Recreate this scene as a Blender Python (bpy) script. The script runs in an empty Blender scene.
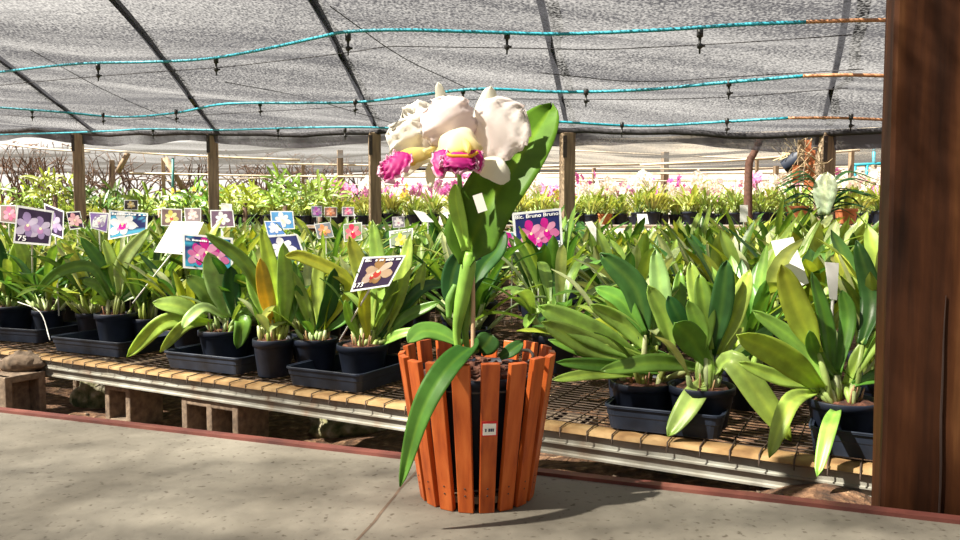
import bpy, math, random
from mathutils import Vector, Matrix, noise
R = random.Random(7)
PI = math.pi
sc = bpy.context.scene
col = sc.collection

# ------------------------------------------------------------------ camera, world, sun, exposure
F = 750.0
CZ = 0.72
PITCH = math.atan(45 / F)
cam = bpy.data.cameras.new('camera')
cam.sensor_width = 36.0
cam.lens = 36.0 * F / 960.0
cam.clip_start = 0.02
cam_o = bpy.data.objects.new('camera', cam)
col.objects.link(cam_o)
cam_o.location = (0, 0, CZ)
cam_o.rotation_euler = (PI / 2 - PITCH, 0, 0)
sc.camera = cam_o

w = bpy.data.worlds.new('world')
sc.world = w
w.use_nodes = True
bg = w.node_tree.nodes['Background']
bg.inputs[0].default_value = (1.0, 0.945, 0.86, 1)
bg.inputs[1].default_value = 0.95

sun = bpy.data.lights.new('sun', 'SUN')
sun.energy = 27.0
sun.angle = math.radians(1.2)
sun.color = (1.0, 0.93, 0.78)
sun_o = bpy.data.objects.new('sun', sun)
col.objects.link(sun_o)
SD = Vector((-0.80, -0.28, 0.95)).normalized()
sun_o.rotation_euler = SD.to_track_quat('Z', 'Y').to_euler()
sun_o.location = (-6, 1, 8)

vs = sc.view_settings
vs.view_transform = 'Standard'
vs.look = 'None'
vs.exposure = 0.32
vs.gamma = 1.0
vs.use_curve_mapping = False


def P(px, py, d):
    """world point seen at photo pixel (px,py) at distance d along +Y"""
    cp, sp = math.cos(PITCH), math.sin(PITCH)
    a = (px - 480) / F
    b = (270 - py) / F
    v = Vector((a, cp + b * sp, -sp + b * cp))
    return Vector((0, 0, CZ)) + v * (d / v.y)


# ------------------------------------------------------------------ materials
def new_mat(name):
    m = bpy.data.materials.new(name)
    m.use_nodes = True
    return m, m.node_tree, m.node_tree.nodes['Principled BSDF']


def plain(name, c, rough=0.6, metal=0.0, var=0.12, scale=40, bump=0.0, emit=0):
    m, t, b = new_mat(name)
    L = t.links
    n = t.nodes.new('ShaderNodeTexNoise'); n.inputs['Scale'].default_value = scale; n.inputs['Detail'].default_value = 5
    tc = t.nodes.new('ShaderNodeTexCoord'); L.new(tc.outputs['Object'], n.inputs['Vector'])
    r = t.nodes.new('ShaderNodeValToRGB')
    r.color_ramp.elements[0].position = 0.3; r.color_ramp.elements[1].position = 0.7
    r.color_ramp.elements[0].color = tuple(x * (1 - var) for x in c) + (1,)
    r.color_ramp.elements[1].color = tuple(min(1, x * (1 + var)) for x in c) + (1,)
    L.new(n.outputs[0], r.inputs[0]); L.new(r.outputs[0], b.inputs['Base Color'])
    b.inputs['Roughness'].default_value = rough; b.inputs['Metallic'].default_value = metal
    if bump:
        bp = t.nodes.new('ShaderNodeBump'); bp.inputs['Strength'].default_value = bump; bp.inputs['Distance'].default_value = 0.004
        L.new(n.outputs[0], bp.inputs['Height']); L.new(bp.outputs[0], b.inputs['Normal'])
    return m


def ramp2(name, cols, scale=20, rough=0.7, stretch=(1, 1, 1), bump=0.3, dist=0.003, detail=8):
    """noise ramp with many stops [(pos,colour)...]"""
    m, t, b = new_mat(name)
    L = t.links
    tc = t.nodes.new('ShaderNodeTexCoord'); mp = t.nodes.new('ShaderNodeMapping')
    mp.inputs['Scale'].default_value = stretch
    L.new(tc.outputs['Object'], mp.inputs[0])
    n = t.nodes.new('ShaderNodeTexNoise'); n.inputs['Scale'].default_value = scale; n.inputs['Detail'].default_value = detail
    L.new(mp.outputs[0], n.inputs['Vector'])
    r = t.nodes.new('ShaderNodeValToRGB')
    while len(r.color_ramp.elements) < len(cols): r.color_ramp.elements.new(0.5)
    for e, (p, c) in zip(r.color_ramp.elements, cols):
        e.position = p; e.color = tuple(c) + (1,)
    L.new(n.outputs[0], r.inputs[0]); L.new(r.outputs[0], b.inputs['Base Color'])
    b.inputs['Roughness'].default_value = rough
    if bump:
        bp = t.nodes.new('ShaderNodeBump'); bp.inputs['Strength'].default_value = bump; bp.inputs['Distance'].default_value = dist
        L.new(n.outputs[0], bp.inputs['Height']); L.new(bp.outputs[0], b.inputs['Normal'])
    return m


def leaf_mat(name, transl=0.35, rough=0.38):
    """leaf colour comes from the pigment attribute 'tint' and a little noise"""
    m, t, b = new_mat(name)
    L = t.links
    at = t.nodes.new('ShaderNodeVertexColor'); at.layer_name = 'tint'
    tc = t.nodes.new('ShaderNodeTexCoord')
    n = t.nodes.new('ShaderNodeTexNoise'); n.inputs['Scale'].default_value = 22; n.inputs['Detail'].default_value = 4
    L.new(tc.outputs['Object'], n.inputs['Vector'])
    mr = t.nodes.new('ShaderNodeMapRange'); mr.inputs['From Min'].default_value = .3; mr.inputs['From Max'].default_value = .7
    mr.inputs['To Min'].default_value = .72; mr.inputs['To Max'].default_value = 1.22
    L.new(n.outputs[0], mr.inputs[0])
    oi = t.nodes.new('ShaderNodeObjectInfo')
    mr2 = t.nodes.new('ShaderNodeMapRange'); mr2.inputs['To Min'].default_value = .475; mr2.inputs['To Max'].default_value = .525
    L.new(oi.outputs['Random'], mr2.inputs[0])
    hs = t.nodes.new('ShaderNodeHueSaturation')
    L.new(mr2.outputs[0], hs.inputs['Hue']); L.new(mr.outputs[0], hs.inputs['Value']); L.new(at.outputs[0], hs.inputs['Color'])
    L.new(hs.outputs[0], b.inputs['Base Color'])
    b.inputs['Roughness'].default_value = rough
    tr = t.nodes.new('ShaderNodeBsdfTranslucent')
    gm = t.nodes.new('ShaderNodeMixRGB'); gm.blend_type = 'MULTIPLY'; gm.inputs[0].default_value = 1
    gm.inputs[2].default_value = (1.25, 1.15, 0.6, 1)
    L.new(hs.outputs[0], gm.inputs[1]); L.new(gm.outputs[0], tr.inputs[0])
    mx = t.nodes.new('ShaderNodeMixShader'); mx.inputs[0].default_value = transl
    out = t.nodes['Material Output']
    L.new(b.outputs[0], mx.inputs[1]); L.new(tr.outputs[0], mx.inputs[2]); L.new(mx.outputs[0], out.inputs[0])
    return m


def petal_mat(name, c, transl=0.4, rough=0.5):
    m, t, b = new_mat(name)
    L = t.links
    b.inputs['Base Color'].default_value = tuple(c) + (1,)
    b.inputs['Roughness'].default_value = rough
    tr = t.nodes.new('ShaderNodeBsdfTranslucent'); tr.inputs[0].default_value = tuple(c) + (1,)
    mx = t.nodes.new('ShaderNodeMixShader'); mx.inputs[0].default_value = transl
    L.new(b.outputs[0], mx.inputs[1]); L.new(tr.outputs[0], mx.inputs[2]); L.new(mx.outputs[0], t.nodes['Material Output'].inputs[0])
    return m


def tint_mat(name, transl=0.5, rough=0.5):
    m, t, b = new_mat(name)
    L = t.links
    at = t.nodes.new('ShaderNodeVertexColor'); at.layer_name = 'tint'
    L.new(at.outputs[0], b.inputs['Base Color']); b.inputs['Roughness'].default_value = rough
    tr = t.nodes.new('ShaderNodeBsdfTranslucent'); L.new(at.outputs[0], tr.inputs[0])
    mx = t.nodes.new('ShaderNodeMixShader'); mx.inputs[0].default_value = transl
    L.new(b.outputs[0], mx.inputs[1]); L.new(tr.outputs[0], mx.inputs[2]); L.new(mx.outputs[0], t.nodes['Material Output'].inputs[0])
    return m


def net_mat(name, opaque, colr, transl, fine=170, contrast=0.28):
    """woven shade net: speckled mix of open holes and dark plastic thread"""
    m, t, b = new_mat(name)
    L = t.links
    tc = t.nodes.new('ShaderNodeTexCoord')
    n = t.nodes.new('ShaderNodeTexNoise'); n.inputs['Scale'].default_value = fine; n.inputs['Detail'].default_value = 3
    n2 = t.nodes.new('ShaderNodeTexNoise'); n2.inputs['Scale'].default_value = 1.3; n2.inputs['Detail'].default_value = 4
    mp = t.nodes.new('ShaderNodeMapping'); mp.inputs['Scale'].default_value = (0.35, 2.6, 1); mp.inputs['Rotation'].default_value = (0, 0, .38)
    L.new(tc.outputs['Object'], n.inputs['Vector']); L.new(tc.outputs['Object'], mp.inputs[0]); L.new(mp.outputs[0], n2.inputs['Vector'])
    mr = t.nodes.new('ShaderNodeMapRange'); mr.inputs['From Min'].default_value = .3; mr.inputs['From Max'].default_value = .7
    mr.inputs['To Min'].default_value = opaque - contrast; mr.inputs['To Max'].default_value = opaque + contrast
    L.new(n.outputs[0], mr.inputs[0])
    mr2 = t.nodes.new('ShaderNodeMapRange'); mr2.inputs['From Min'].default_value = .3; mr2.inputs['From Max'].default_value = .7
    mr2.inputs['To Min'].default_value = -.3; mr2.inputs['To Max'].default_value = .22  # stretched streaks put the shading of folds into the net's opacity
    L.new(n2.outputs[0], mr2.inputs[0])
    ad = t.nodes.new('ShaderNodeMath'); ad.operation = 'ADD'; ad.use_clamp = True
    L.new(mr.outputs[0], ad.inputs[0]); L.new(mr2.outputs[0], ad.inputs[1])
    df = t.nodes.new('ShaderNodeBsdfDiffuse'); df.inputs[0].default_value = tuple(colr) + (1,)
    tl = t.nodes.new('ShaderNodeBsdfTranslucent'); tl.inputs[0].default_value = tuple(colr) + (1,)
    m1 = t.nodes.new('ShaderNodeMixShader'); m1.inputs[0].default_value = transl
    L.new(df.outputs[0], m1.inputs[1]); L.new(tl.outputs[0], m1.inputs[2])
    tp = t.nodes.new('ShaderNodeBsdfTransparent')
    m2 = t.nodes.new('ShaderNodeMixShader')
    L.new(ad.outputs[0], m2.inputs[0]); L.new(tp.outputs[0], m2.inputs[1]); L.new(m1.outputs[0], m2.inputs[2])
    L.new(m2.outputs[0], t.nodes['Material Output'].inputs[0])
    return m


M = {}
M['leaf'] = leaf_mat('leaf')
M['hero_leaf'] = leaf_mat('glossy_leaf', 0.2, 0.5)
M['hero_leaf'].node_tree.nodes['Principled BSDF'].inputs['Specular IOR Level'].default_value = .22
M['bulb'] = leaf_mat('bulb', 0.12, 0.45)
M['petal'] = petal_mat('white_petal', (0.86, 0.74, 0.73), 0.4)
M['tint'] = tint_mat('flower_tint')
M['ink'] = tint_mat('printed_ink', 0.0, 0.45)
M['black_plastic'] = plain('black_plastic', (0.009, 0.013, 0.026), 0.5, var=0.35, scale=18)
M['tray_plastic'] = plain('tray_plastic', (0.017, 0.024, 0.042), 0.5, var=0.5, scale=14)
M['white_plastic'] = plain('white_plastic', (0.85, 0.85, 0.82), 0.4, var=0.04)
M['cardedge'] = plain('laminate', (0.72, 0.74, 0.76), 0.25, var=0.03)
M['bark'] = ramp2('bark_mix', [(0.3, (0.012, 0.006, 0.005)), (0.5, (0.09, 0.03, 0.018)), (0.7, (0.22, 0.09, 0.05))], 60, 0.9, bump=1, dist=0.01)
M['slat'] = ramp2('orange_wood', [(0.25, (0.24, 0.038, 0.010)), (0.5, (0.47, 0.095, 0.018)), (0.75, (0.6, 0.155, 0.035))], 30, 0.42, (2, 2, .25), 0.25, 0.001)
M['wire'] = plain('dark_wire', (0.06, 0.05, 0.045), 0.5, 0.6)
M['rust_wire'] = plain('rusty_wire', (0.055, 0.036, 0.026), 0.7, 0.3, 0.5, 30)
M['ochre'] = ramp2('ochre_strip', [(0.25, (0.10, 0.05, 0.022)), (0.45, (0.25, 0.15, 0.065)), (0.7, (0.38, 0.26, 0.13))], 14, 0.75)
M['steel'] = ramp2('weathered_steel', [(0.28, (0.2, 0.1, 0.06)), (0.42, (0.22, 0.205, 0.17)), (0.6, (0.31, 0.31, 0.28)), (0.75, (0.38, 0.35, 0.28))], 9, 0.6, (1, 1, .45))
M['concrete_block'] = ramp2('concrete_block', [(0.3, (0.11, 0.08, 0.06)), (0.6, (0.24, 0.175, 0.125)), (0.8, (0.34, 0.26, 0.19))], 40, 0.95, bump=0.8, dist=0.006)
M['soil'] = ramp2('soil', [(0.3, (0.035, 0.017, 0.01)), (0.5, (0.12, 0.06, 0.032)), (0.62, (0.2, 0.11, 0.06)), (0.72, (0.42, 0.29, 0.18))], 32, 0.95, bump=1, dist=0.03, detail=10)
M['rock'] = ramp2('mossy_rock', [(0.35, (0.05, 0.07, 0.02)), (0.5, (0.2, 0.19, 0.1)), (0.65, (0.42, 0.38, 0.3))], 22, 0.95, bump=1, dist=0.02)
M['redsteel'] = ramp2('red_oxide', [(0.3, (0.07, 0.02, 0.018)), (0.6, (0.15, 0.042, 0.032)), (0.8, (0.24, 0.09, 0.065))], 12, 0.6)
M['post_wood'] = ramp2('post_wood', [(0.3, (0.12, 0.085, 0.06)), (0.5, (0.27, 0.19, 0.125)), (0.75, (0.42, 0.32, 0.22))], 10, 0.85, (3, 3, .25))
M['big_post'] = ramp2('big_post_wood', [(0.28, (0.006, 0.002, 0.001)), (0.5, (0.034, 0.011, 0.004)), (0.62, (0.058, 0.02, 0.007)), (0.8, (0.13, 0.055, 0.02))], 9, 0.65, (3.2, 3.2, .22), 0.5, 0.003, 12)
M['bamboo'] = plain('pale_rail', (0.6, 0.5, 0.38), 0.6, var=0.25, scale=6)
M['pipe'] = plain('cyan_pipe', (0.02, 0.31, 0.42), 0.5, var=0.05, scale=1)
M['orange_pipe'] = plain('orange_pipe', (0.42, 0.2, 0.1), 0.5, var=0.2, scale=8)
M['blackpart'] = plain('black_rubber', (0.015, 0.015, 0.017), 0.5)
M['twig'] = plain('twig', (0.16, 0.1, 0.075), 0.9, var=0.3)
M['terracotta'] = plain('terracotta', (0.62, 0.2, 0.08), 0.7)
M['net'] = net_mat('shade_net', 0.75, (0.04, 0.041, 0.05), 0.5, 75, 0.4)
M['net_far'] = net_mat('pale_net', 0.66, (0.07, 0.068, 0.068), 0.5, 60, 0.15)
M['hem'] = plain('dark_hem', (0.035, 0.033, 0.04), 0.8)
M['fabric_wall'] = net_mat('pale_fabric', 0.6, (0.75, 0.68, 0.56), 0.5, 40, 0.08)

for k_, v_ in (('ink', .12), ('big_post', .12), ('black_plastic', .3), ('tray_plastic', .3), ('slat', .3), ('ochre', .2)):
    M[k_].node_tree.nodes['Principled BSDF'].inputs['Specular IOR Level'].default_value = v_

# concrete floor with specks and stains
m, t, b = new_mat('floor_concrete')
L = t.links
tc = t.nodes.new('ShaderNodeTexCoord')
n1 = t.nodes.new('ShaderNodeTexNoise'); n1.inputs['Scale'].default_value = 3.2; n1.inputs['Detail'].default_value = 10
n2 = t.nodes.new('ShaderNodeTexNoise'); n2.inputs['Scale'].default_value = 75; n2.inputs['Detail'].default_value = 4
for n in (n1, n2): L.new(tc.outputs['Object'], n.inputs['Vector'])
r1 = t.nodes.new('ShaderNodeValToRGB')
r1.color_ramp.elements[0].position = .32; r1.color_ramp.elements[0].color = (0.12, 0.106, 0.085, 1)
r1.color_ramp.elements[1].position = .68; r1.color_ramp.elements[1].color = (0.215, 0.197, 0.165, 1)
L.new(n1.outputs[0], r1.inputs[0])
r2 = t.nodes.new('ShaderNodeValToRGB')
r2.color_ramp.elements[0].position = .3; r2.color_ramp.elements[0].color = (0.35, 0.3, 0.26, 1)
r2.color_ramp.elements[1].position = .39; r2.color_ramp.elements[1].color = (1, 1, 1, 1)
L.new(n2.outputs[0], r2.inputs[0])
mm = t.nodes.new('ShaderNodeMixRGB'); mm.blend_type = 'MULTIPLY'; mm.inputs[0].default_value = .85
L.new(r1.outputs[0], mm.inputs[1]); L.new(r2.outputs[0], mm.inputs[2]); L.new(mm.outputs[0], b.inputs['Base Color'])
b.inputs['Roughness'].default_value = .75
bp = t.nodes.new('ShaderNodeBump'); bp.inputs['Strength'].default_value = .4; bp.inputs['Distance'].default_value = .002
L.new(n2.outputs[0], bp.inputs['Height']); L.new(bp.outputs[0], b.inputs['Normal'])
M['floor'] = m


# ------------------------------------------------------------------ mesh building
def woff(o):
    v = Vector((0, 0, 0))
    while o is not None:
        v += o.location; o = o.parent
    return v


class MB:
    def __init__(s):
        s.v = []; s.f = []; s.c = []
        s.tint = (0.2, 0.3, 0.05)

    def add(s, vs_, fs_, tint=None):
        b0 = len(s.v)
        s.v += [Vector(p) for p in vs_]
        s.f += [tuple(i + b0 for i in f) for f in fs_]
        if tint is None: tint = s.tint
        if isinstance(tint, list): s.c += tint
        else: s.c += [tint] * len(vs_)

    def box(s, c, sx, sy, sz, rz=0, mat=None, tint=None):
        mt = mat or Matrix.Rotation(rz, 4, 'Z')
        vv = [Vector(c) + (mt @ Vector((x * sx / 2, y * sy / 2, z * sz / 2))) for x in (-1, 1) for y in (-1, 1) for z in (-1, 1)]
        s.add(vv, [(0, 1, 3, 2), (4, 6, 7, 5), (0, 4, 5, 1), (2, 3, 7, 6), (0, 2, 6, 4), (1, 5, 7, 3)], tint)

    def tube(s, pts, r, n=8, cap=True, tint=None):
        pts = [Vector(p) for p in pts]
        rs = r if isinstance(r, (list, tuple)) else [r] * len(pts)
        vv = []; ff = []
        up = Vector((0.13, 0.21, 1)).normalized()
        for i, p in enumerate(pts):
            tg = (pts[min(i + 1, len(pts) - 1)] - pts[max(i - 1, 0)]).normalized()
            if abs(tg.dot(up)) > .95: up = Vector((1, 0.1, 0))
            a = tg.cross(up).normalized(); bb = tg.cross(a)
            for k in range(n):
                t_ = 2 * PI * k / n
                vv.append(p + (a * math.cos(t_) + bb * math.sin(t_)) * rs[i])
        for i in range(len(pts) - 1):
            for k in range(n):
                ff.append((i * n + k, i * n + (k + 1) % n, (i + 1) * n + (k + 1) % n, (i + 1) * n + k))
        if cap:
            ff.append(tuple(range(n))[::-1]); ff.append(tuple((len(pts) - 1) * n + k for k in range(n)))
        s.add(vv, ff, tint)

    def lathe(s, prof, c=(0, 0, 0), n=24, tint=None, mat=None, sx=1, sy=1):
        vv = []; ff = []
        for (r, z) in prof:
            for k in range(n):
                a = 2 * PI * k / n
                q = Vector((r * math.cos(a) * sx, r * math.sin(a) * sy, z))
                if mat: q = mat @ q
                vv.append(Vector(c) + q)
        for i in range(len(prof) - 1):
            for k in range(n):
                ff.append((i * n + k, i * n + (k + 1) % n, (i + 1) * n + (k + 1) % n, (i + 1) * n + k))
        s.add(vv, ff, tint)

    def build(s, name, mat, parent=None, smooth=True, bevel=0, solid=0):
        off = woff(parent)
        me = bpy.data.meshes.new(name)
        me.from_pydata([p - off for p in s.v], [], s.f)
        me.materials.append(mat)
        ca = me.color_attributes.new('tint', 'FLOAT_COLOR', 'POINT')
        for i, c in enumerate(s.c): ca.data[i].color = (c[0], c[1], c[2], 1)
        if smooth:
            me.polygons.foreach_set('use_smooth', [True] * len(me.polygons))
        me.update()
        o = bpy.data.objects.new(name, me)
        col.objects.link(o)
        o.parent = parent
        if bevel:
            bm_ = o.modifiers.new('bevel', 'BEVEL'); bm_.width = bevel; bm_.segments = 2; bm_.limit_method = 'ANGLE'
        if solid:
            sm = o.modifiers.new('solid', 'SOLIDIFY'); sm.thickness = solid; sm.offset = 0
        return o


def thing(name, label, cat, loc=(0, 0, 0), group=None):
    o = bpy.data.objects.new(name, None)
    col.objects.link(o)
    o.location = loc; o.empty_display_size = .05
    return tag(o, label, cat, group)


def tag(o, label, cat, group=None):
    if label: o['label'] = label
    if cat: o['category'] = cat
    if group: o['group'] = group
    return o


def struct(o):
    o['kind'] = 'structure'
    return o


def dup(root):
    r = root.copy(); col.objects.link(r)
    for ch in list(root.children):
        c = ch.copy(); col.objects.link(c); c.parent = r
        for g in ch.children:
            e = g.copy(); col.objects.link(e); e.parent = c
    return r


def catmull(pts, n):
    pts = [Vector(p) for p in pts]
    if len(pts) == 2: return [pts[0].lerp(pts[1], i / n) for i in range(n + 1)]
    ex = [pts[0] * 2 - pts[1]] + pts + [pts[-1] * 2 - pts[-2]]
    out = []
    for i in range(n + 1):
        u = i / n * (len(pts) - 1)
        k = min(int(u), len(pts) - 2); f = u - k
        a, b_, c, d = ex[k:k + 4]
        out.append(0.5 * ((2 * b_) + (c - a) * f + (2 * a - 5 * b_ + 4 * c - d) * f * f + (3 * b_ - a - 3 * c + d) * f ** 3))
    return out


def mixc(a, b_, t_):
    return tuple(a[i] * (1 - t_) + b_[i] * t_ for i in range(3))


G_DARK = (0.03, 0.105, 0.022)
G_MID = (0.115, 0.245, 0.035)
G_LIGHT = (0.30, 0.43, 0.085)
G_YEL = (0.40, 0.47, 0.05)
G_ORA = (0.62, 0.33, 0.04)
G_PALE = (0.46, 0.52, 0.28)


def strap(mb, pts, W, nrm, fold=0.18, tint=G_MID, tipt=None, n=12, basew=0.4, blunt=2.4, m=4, twist=0.0, wave=0.0, rise=.45):
    """a folded strap leaf along a curve; W full width; nrm the direction its face looks"""
    cs = catmull(pts, n)
    vv = []; cc = []; ff = []
    m_ = m
    ph = R.random() * 6
    for i, p in enumerate(cs):
        t_ = i / n
        tg = (cs[min(i + 1, n)] - cs[max(i - 1, 0)]).normalized()
        side = tg.cross(nrm)
        if side.length < 1e-4: side = tg.cross(Vector((0.3, 0.2, 1)))
        side.normalize()
        nn = side.cross(tg).normalized()
        if twist:
            rot = Matrix.Rotation(twist * t_, 3, tg); side = rot @ side; nn = rot @ nn
        a = min(1, t_ / rise)
        pr = basew + (1 - basew) * (a * a * (3 - 2 * a))
        if t_ > .5: pr *= max(0, 1 - ((t_ - .5) / .5) ** blunt) ** 0.62
        hw = W / 2 * max(pr, .03)
        for k in range(m_ + 1):
            s_ = k / m_ * 2 - 1
            lift = abs(s_) * fold * W * (1 - .5 * t_) + wave * W * math.sin(t_ * 14 + ph + s_ * 2) * abs(s_)
            vv.append(p + side * (s_ * hw) + nn * lift)
            base = tint if tipt is None else mixc(tint, tipt, t_ ** 1.5)
            if k == m_ // 2: base = mixc(base, (base[0] * 1.4 + .05, base[1] * 1.3 + .05, base[2] * 1.2), .6)
            cc.append(base)
    for i in range(n):
        for k in range(m_):
            q = i * (m_ + 1) + k
            ff.append((q, q + 1, q + m_ + 2, q + m_ + 1))
    mb.add(vv, ff, cc)


def rtint():
    x = R.random()
    if x < .18: c = G_DARK
    elif x < .40: c = G_MID
    elif x < .72: c = G_LIGHT
    elif x < .82: c = G_YEL
    else: c = G_PALE
    c = mixc(c, G_MID, R.random() * .5)
    return c


# ------------------------------------------------------------------ layout of the bench line
BT = 0.22                                     # bench top height
FL = Vector((0.789, 1.518, 0))                # a point on the bench's front edge
U = Vector((-0.8817, 0.4717, 0)); V = Vector((0.4717, 0.8817, 0))
UANG = math.atan2(U.y, U.x)


def B(s_, w_, z=0.0):
    p = FL + U * s_ + V * w_
    return Vector((p.x, p.y, z))


# strip line (edge of the concrete slab)
SL = Vector((0.666, 1.28, 0)); SU = Vector((-0.9409, 0.3387, 0)); SV = Vector((0.3387, 0.9409, 0))
FZ = 0.225


def S(s_, w_, z=0.0):
    p = SL + SU * s_ + SV * w_
    return Vector((p.x, p.y, z))


# ------------------------------------------------------------------ structure: floor slab, kerb, soil, posts, nets
mb = MB()
a0 = S(-3.5, 0); a1 = S(4.0, 0); b0_ = S(4.0, -4.0); b1_ = S(-3.5, -4.0)
top = [a0, a1, b0_, b1_]
vv = [Vector((p.x, p.y, FZ)) for p in top] + [Vector((p.x, p.y, -0.1)) for p in top]
mb.add(vv, [(0, 1, 2, 3), (0, 4, 5, 1), (1, 5, 6, 2), (2, 6, 7, 3), (3, 7, 4, 0)])
floor = mb.build('floor', M['floor'], smooth=False); struct(floor)
# joint sawn across the slab
mb = MB()
j0 = P(418, 474, 1.5); j1 = P(318, 541, 1.0)
dj = (j1 - j0); dj.z = 0; dj.normalize(); nj = Vector((-dj.y, dj.x, 0))
p0 = S(0, 0); p0 = Vector((j0.x, j0.y, FZ)); p1 = p0 + dj * 1.6
prev = None
vv = []; ff = []
for i in range(41):
    q = p0.lerp(p1, i / 40) + nj * (noise.noise(Vector((i * .5, 0, 0))) * .004)
    hw = .0022 + .0018 * abs(noise.noise(Vector((i * .7, 5, 0))))
    vv += [q - nj * hw + Vector((0, 0, .0006)), q + nj * hw + Vector((0, 0, .0006))]
    if i: ff.append((2 * i - 2, 2 * i - 1, 2 * i + 1, 2 * i))
mb.add(vv, ff)
o = mb.build('trim_1', plain('joint_dirt', (0.13, 0.09, 0.065), 0.9, var=.3), smooth=False); struct(o)
# dark red edging strip on the slab's far edge
mb = MB()
prof = [(-.018, FZ), (-.018, FZ + .007), (.006, FZ + .007), (.006, FZ - .05), (0.001, FZ - .05), (0.001, FZ)]
ns = 30
for i in range(ns + 1):
    s_ = -1.5 + 5.3 * i / ns
    for (w_, z_) in prof:
        mb.v.append(S(s_, w_ + .0015 * noise.noise(Vector((s_ * 6, 0, 0))), z_)); mb.c.append((0, 0, 0))
for i in range(ns):
    for k in range(6):
        mb.f.append((i * 6 + k, i * 6 + (k + 1) % 6, (i + 1) * 6 + (k + 1) % 6, (i + 1) * 6 + k))
mb.f.append((0, 1, 2, 3, 4, 5)); mb.f.append(tuple(ns * 6 + k for k in range(6))[::-1])
o = mb.build('trim_2', M['redsteel'], smooth=False); struct(o)

# soil ground: uneven, with a heap near the right end
heap = P(835, 485, 1.5)


def soil_z(x, y):
    z = 0.0 + 0.02 * noise.noise(Vector((x * 3, y * 3, 0))) + .012 * noise.noise(Vector((x * 12, y * 12, 3)))
    sproj = (Vector((x, y, 0)) - SL).dot(SU)
    if y < 3.4:
        z += max(0, min(1, (1.5 - sproj) / 1.1)) * 0.115
        d2 = ((x - heap.x) ** 2 / .022 + (y - heap.y) ** 2 / .03)
        z += .07 * math.exp(-d2)
    return z


mb = MB()
NX, NY = 150, 110
for j in range(NY + 1):
    for i in range(NX + 1):
        wq = (j / NY) ** 1.7 * 7.0
        s_ = -2.5 + 10 * i / NX
        p = S(s_, .004 + wq)
        mb.v.append(Vector((p.x, p.y, soil_z(p.x, p.y)))); mb.c.append((0, 0, 0))
for j in range(NY):
    for i in range(NX):
        q = j * (NX + 1) + i
        mb.f.append((q, q + 1, q + NX + 2, q + NX + 1))
o = mb.build('floor_2', M['soil']); o.name = 'ground'; struct(o)
mb = MB()
mb.add([(-30, 6.5, -.04), (30, 6.5, -.04), (30, 40, -.04), (-30, 40, -.04)], [(0, 1, 2, 3)])
mb.add([(-30, -6, -.12), (30, -6, -.12), (30, 6.5, -.12), (-30, 6.5, -.12)], [(0, 1, 2, 3)])
o = mb.build('ground', M['soil'], smooth=False); struct(o)

# pebbles and clods on the soil: individually countable, each its own object
pm = MB()
for k in range(1):
    pts = []
    pm.lathe([(0.001, -.5), (.4, -.42), (.62, -.1), (.6, .15), (.38, .42), (.001, .5)], n=9)
    pm.v = [p + Vector((noise.noise(p * 1.7), noise.noise(p * 1.7 + Vector((5, 0, 0))), noise.noise(p * 1.7 + Vector((0, 9, 0))))) * .3 for p in pm.v]
peb = pm.build('pebble', M['concrete_block']); col.objects.unlink(peb)
for i in range(150):
    s_ = R.uniform(-.3, 2.7); w_ = R.uniform(.02, .38) * (1 if s_ < 1.2 else 1.8)
    p = S(s_, w_)
    r_ = R.uniform(.004, .013)
    c = peb.copy(); col.objects.link(c)
    c.location = (p.x, p.y, soil_z(p.x, p.y) + r_ * .25); c.scale = (r_ * 1.3, r_, r_ * .8)
    c.rotation_euler = (R.random(), R.random(), R.random() * 6)
    tag(c, 'small pale pebble or clod lying on the bare soil between slab and bench', 'pebble', 'pebbles on the soil under the bench')


def rock(loc, sc_, label, seed):
    m_ = MB()
    n = 14
    prof = [(math.sin(PI * i / n) + .0001, -math.cos(PI * i / n)) for i in range(n + 1)]
    m_.lathe(prof, n=20)
    m_.v = [Vector((p.x * sc_[0], p.y * sc_[1], p.z * sc_[2])) * (1 + .35 * noise.noise(p * 1.3 + Vector((seed, 0, 0))) + .12 * noise.noise(p * 4 + Vector((seed, 3, 0)))) for p in m_.v]
    o_ = m_.build('rock', M['rock'])
    o_.location = loc
    tag(o_, label, 'rock')


p = P(350, 432, 2.6); rock((p.x, p.y, .02), (.16, .08, .06), 'wide mossy grey rock lying under the bench left of the slatted pot', 1)
p = P(102, 402, 3.0); rock((p.x, p.y, .04), (.10, .08, .09), 'rounded mossy rock standing between two concrete blocks under the bench', 5)
p = P(300, 425, 2.9); rock((p.x, p.y, .0), (.05, .05, .03), 'small stone on the soil just left of the wide mossy rock', 9)


# concrete blocks carrying the bench
def block(s_, w_, label, l=.2, h=None, turn=False):
    one = l < .18; z0 = -.01; h = h or (BT - .073 - z0)
    m_ = MB(); d = .14; t_ = .026
    c = B(s_, w_, 0)
    cz = z0 + h / 2

    def bx(x, y, z, sx, sy, sz):
        if turn: q = c + V * x - U * y
        else: q = c + U * (-x) + V * y
        m_.box((q.x, q.y, z), sx, sy, sz, UANG + (PI / 2 if turn else PI))
    bx(-l / 2 + t_ / 2, 0, cz, t_, d, h); bx(l / 2 - t_ / 2, 0, cz, t_, d, h)
    if not one: bx(0, 0, cz, t_, d, h)
    bx(0, 0, z0 + h - t_ / 2, l - .004, d - .002, t_); bx(0, 0, z0 + t_ / 2, l - .004, d - .002, t_)
    bx(0, (.0 if turn else d * .42), cz, l - .006, .012, h - .004)
    o_ = m_.build('concrete_block', M['concrete_block'], smooth=False, bevel=.004)
    tag(o_, label, 'block')


def s_at(px, w_=0.06):
    """bench coordinate s whose point at depth offset w_ projects to photo column px"""
    lo, hi = -1.5, 9.0
    for _ in range(50):
        m_ = (lo + hi) / 2
        q = B(m_, w_)
        x = 480 + F * q.x / q.y
        if x > px: lo = m_
        else: hi = m_
    return lo


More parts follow.
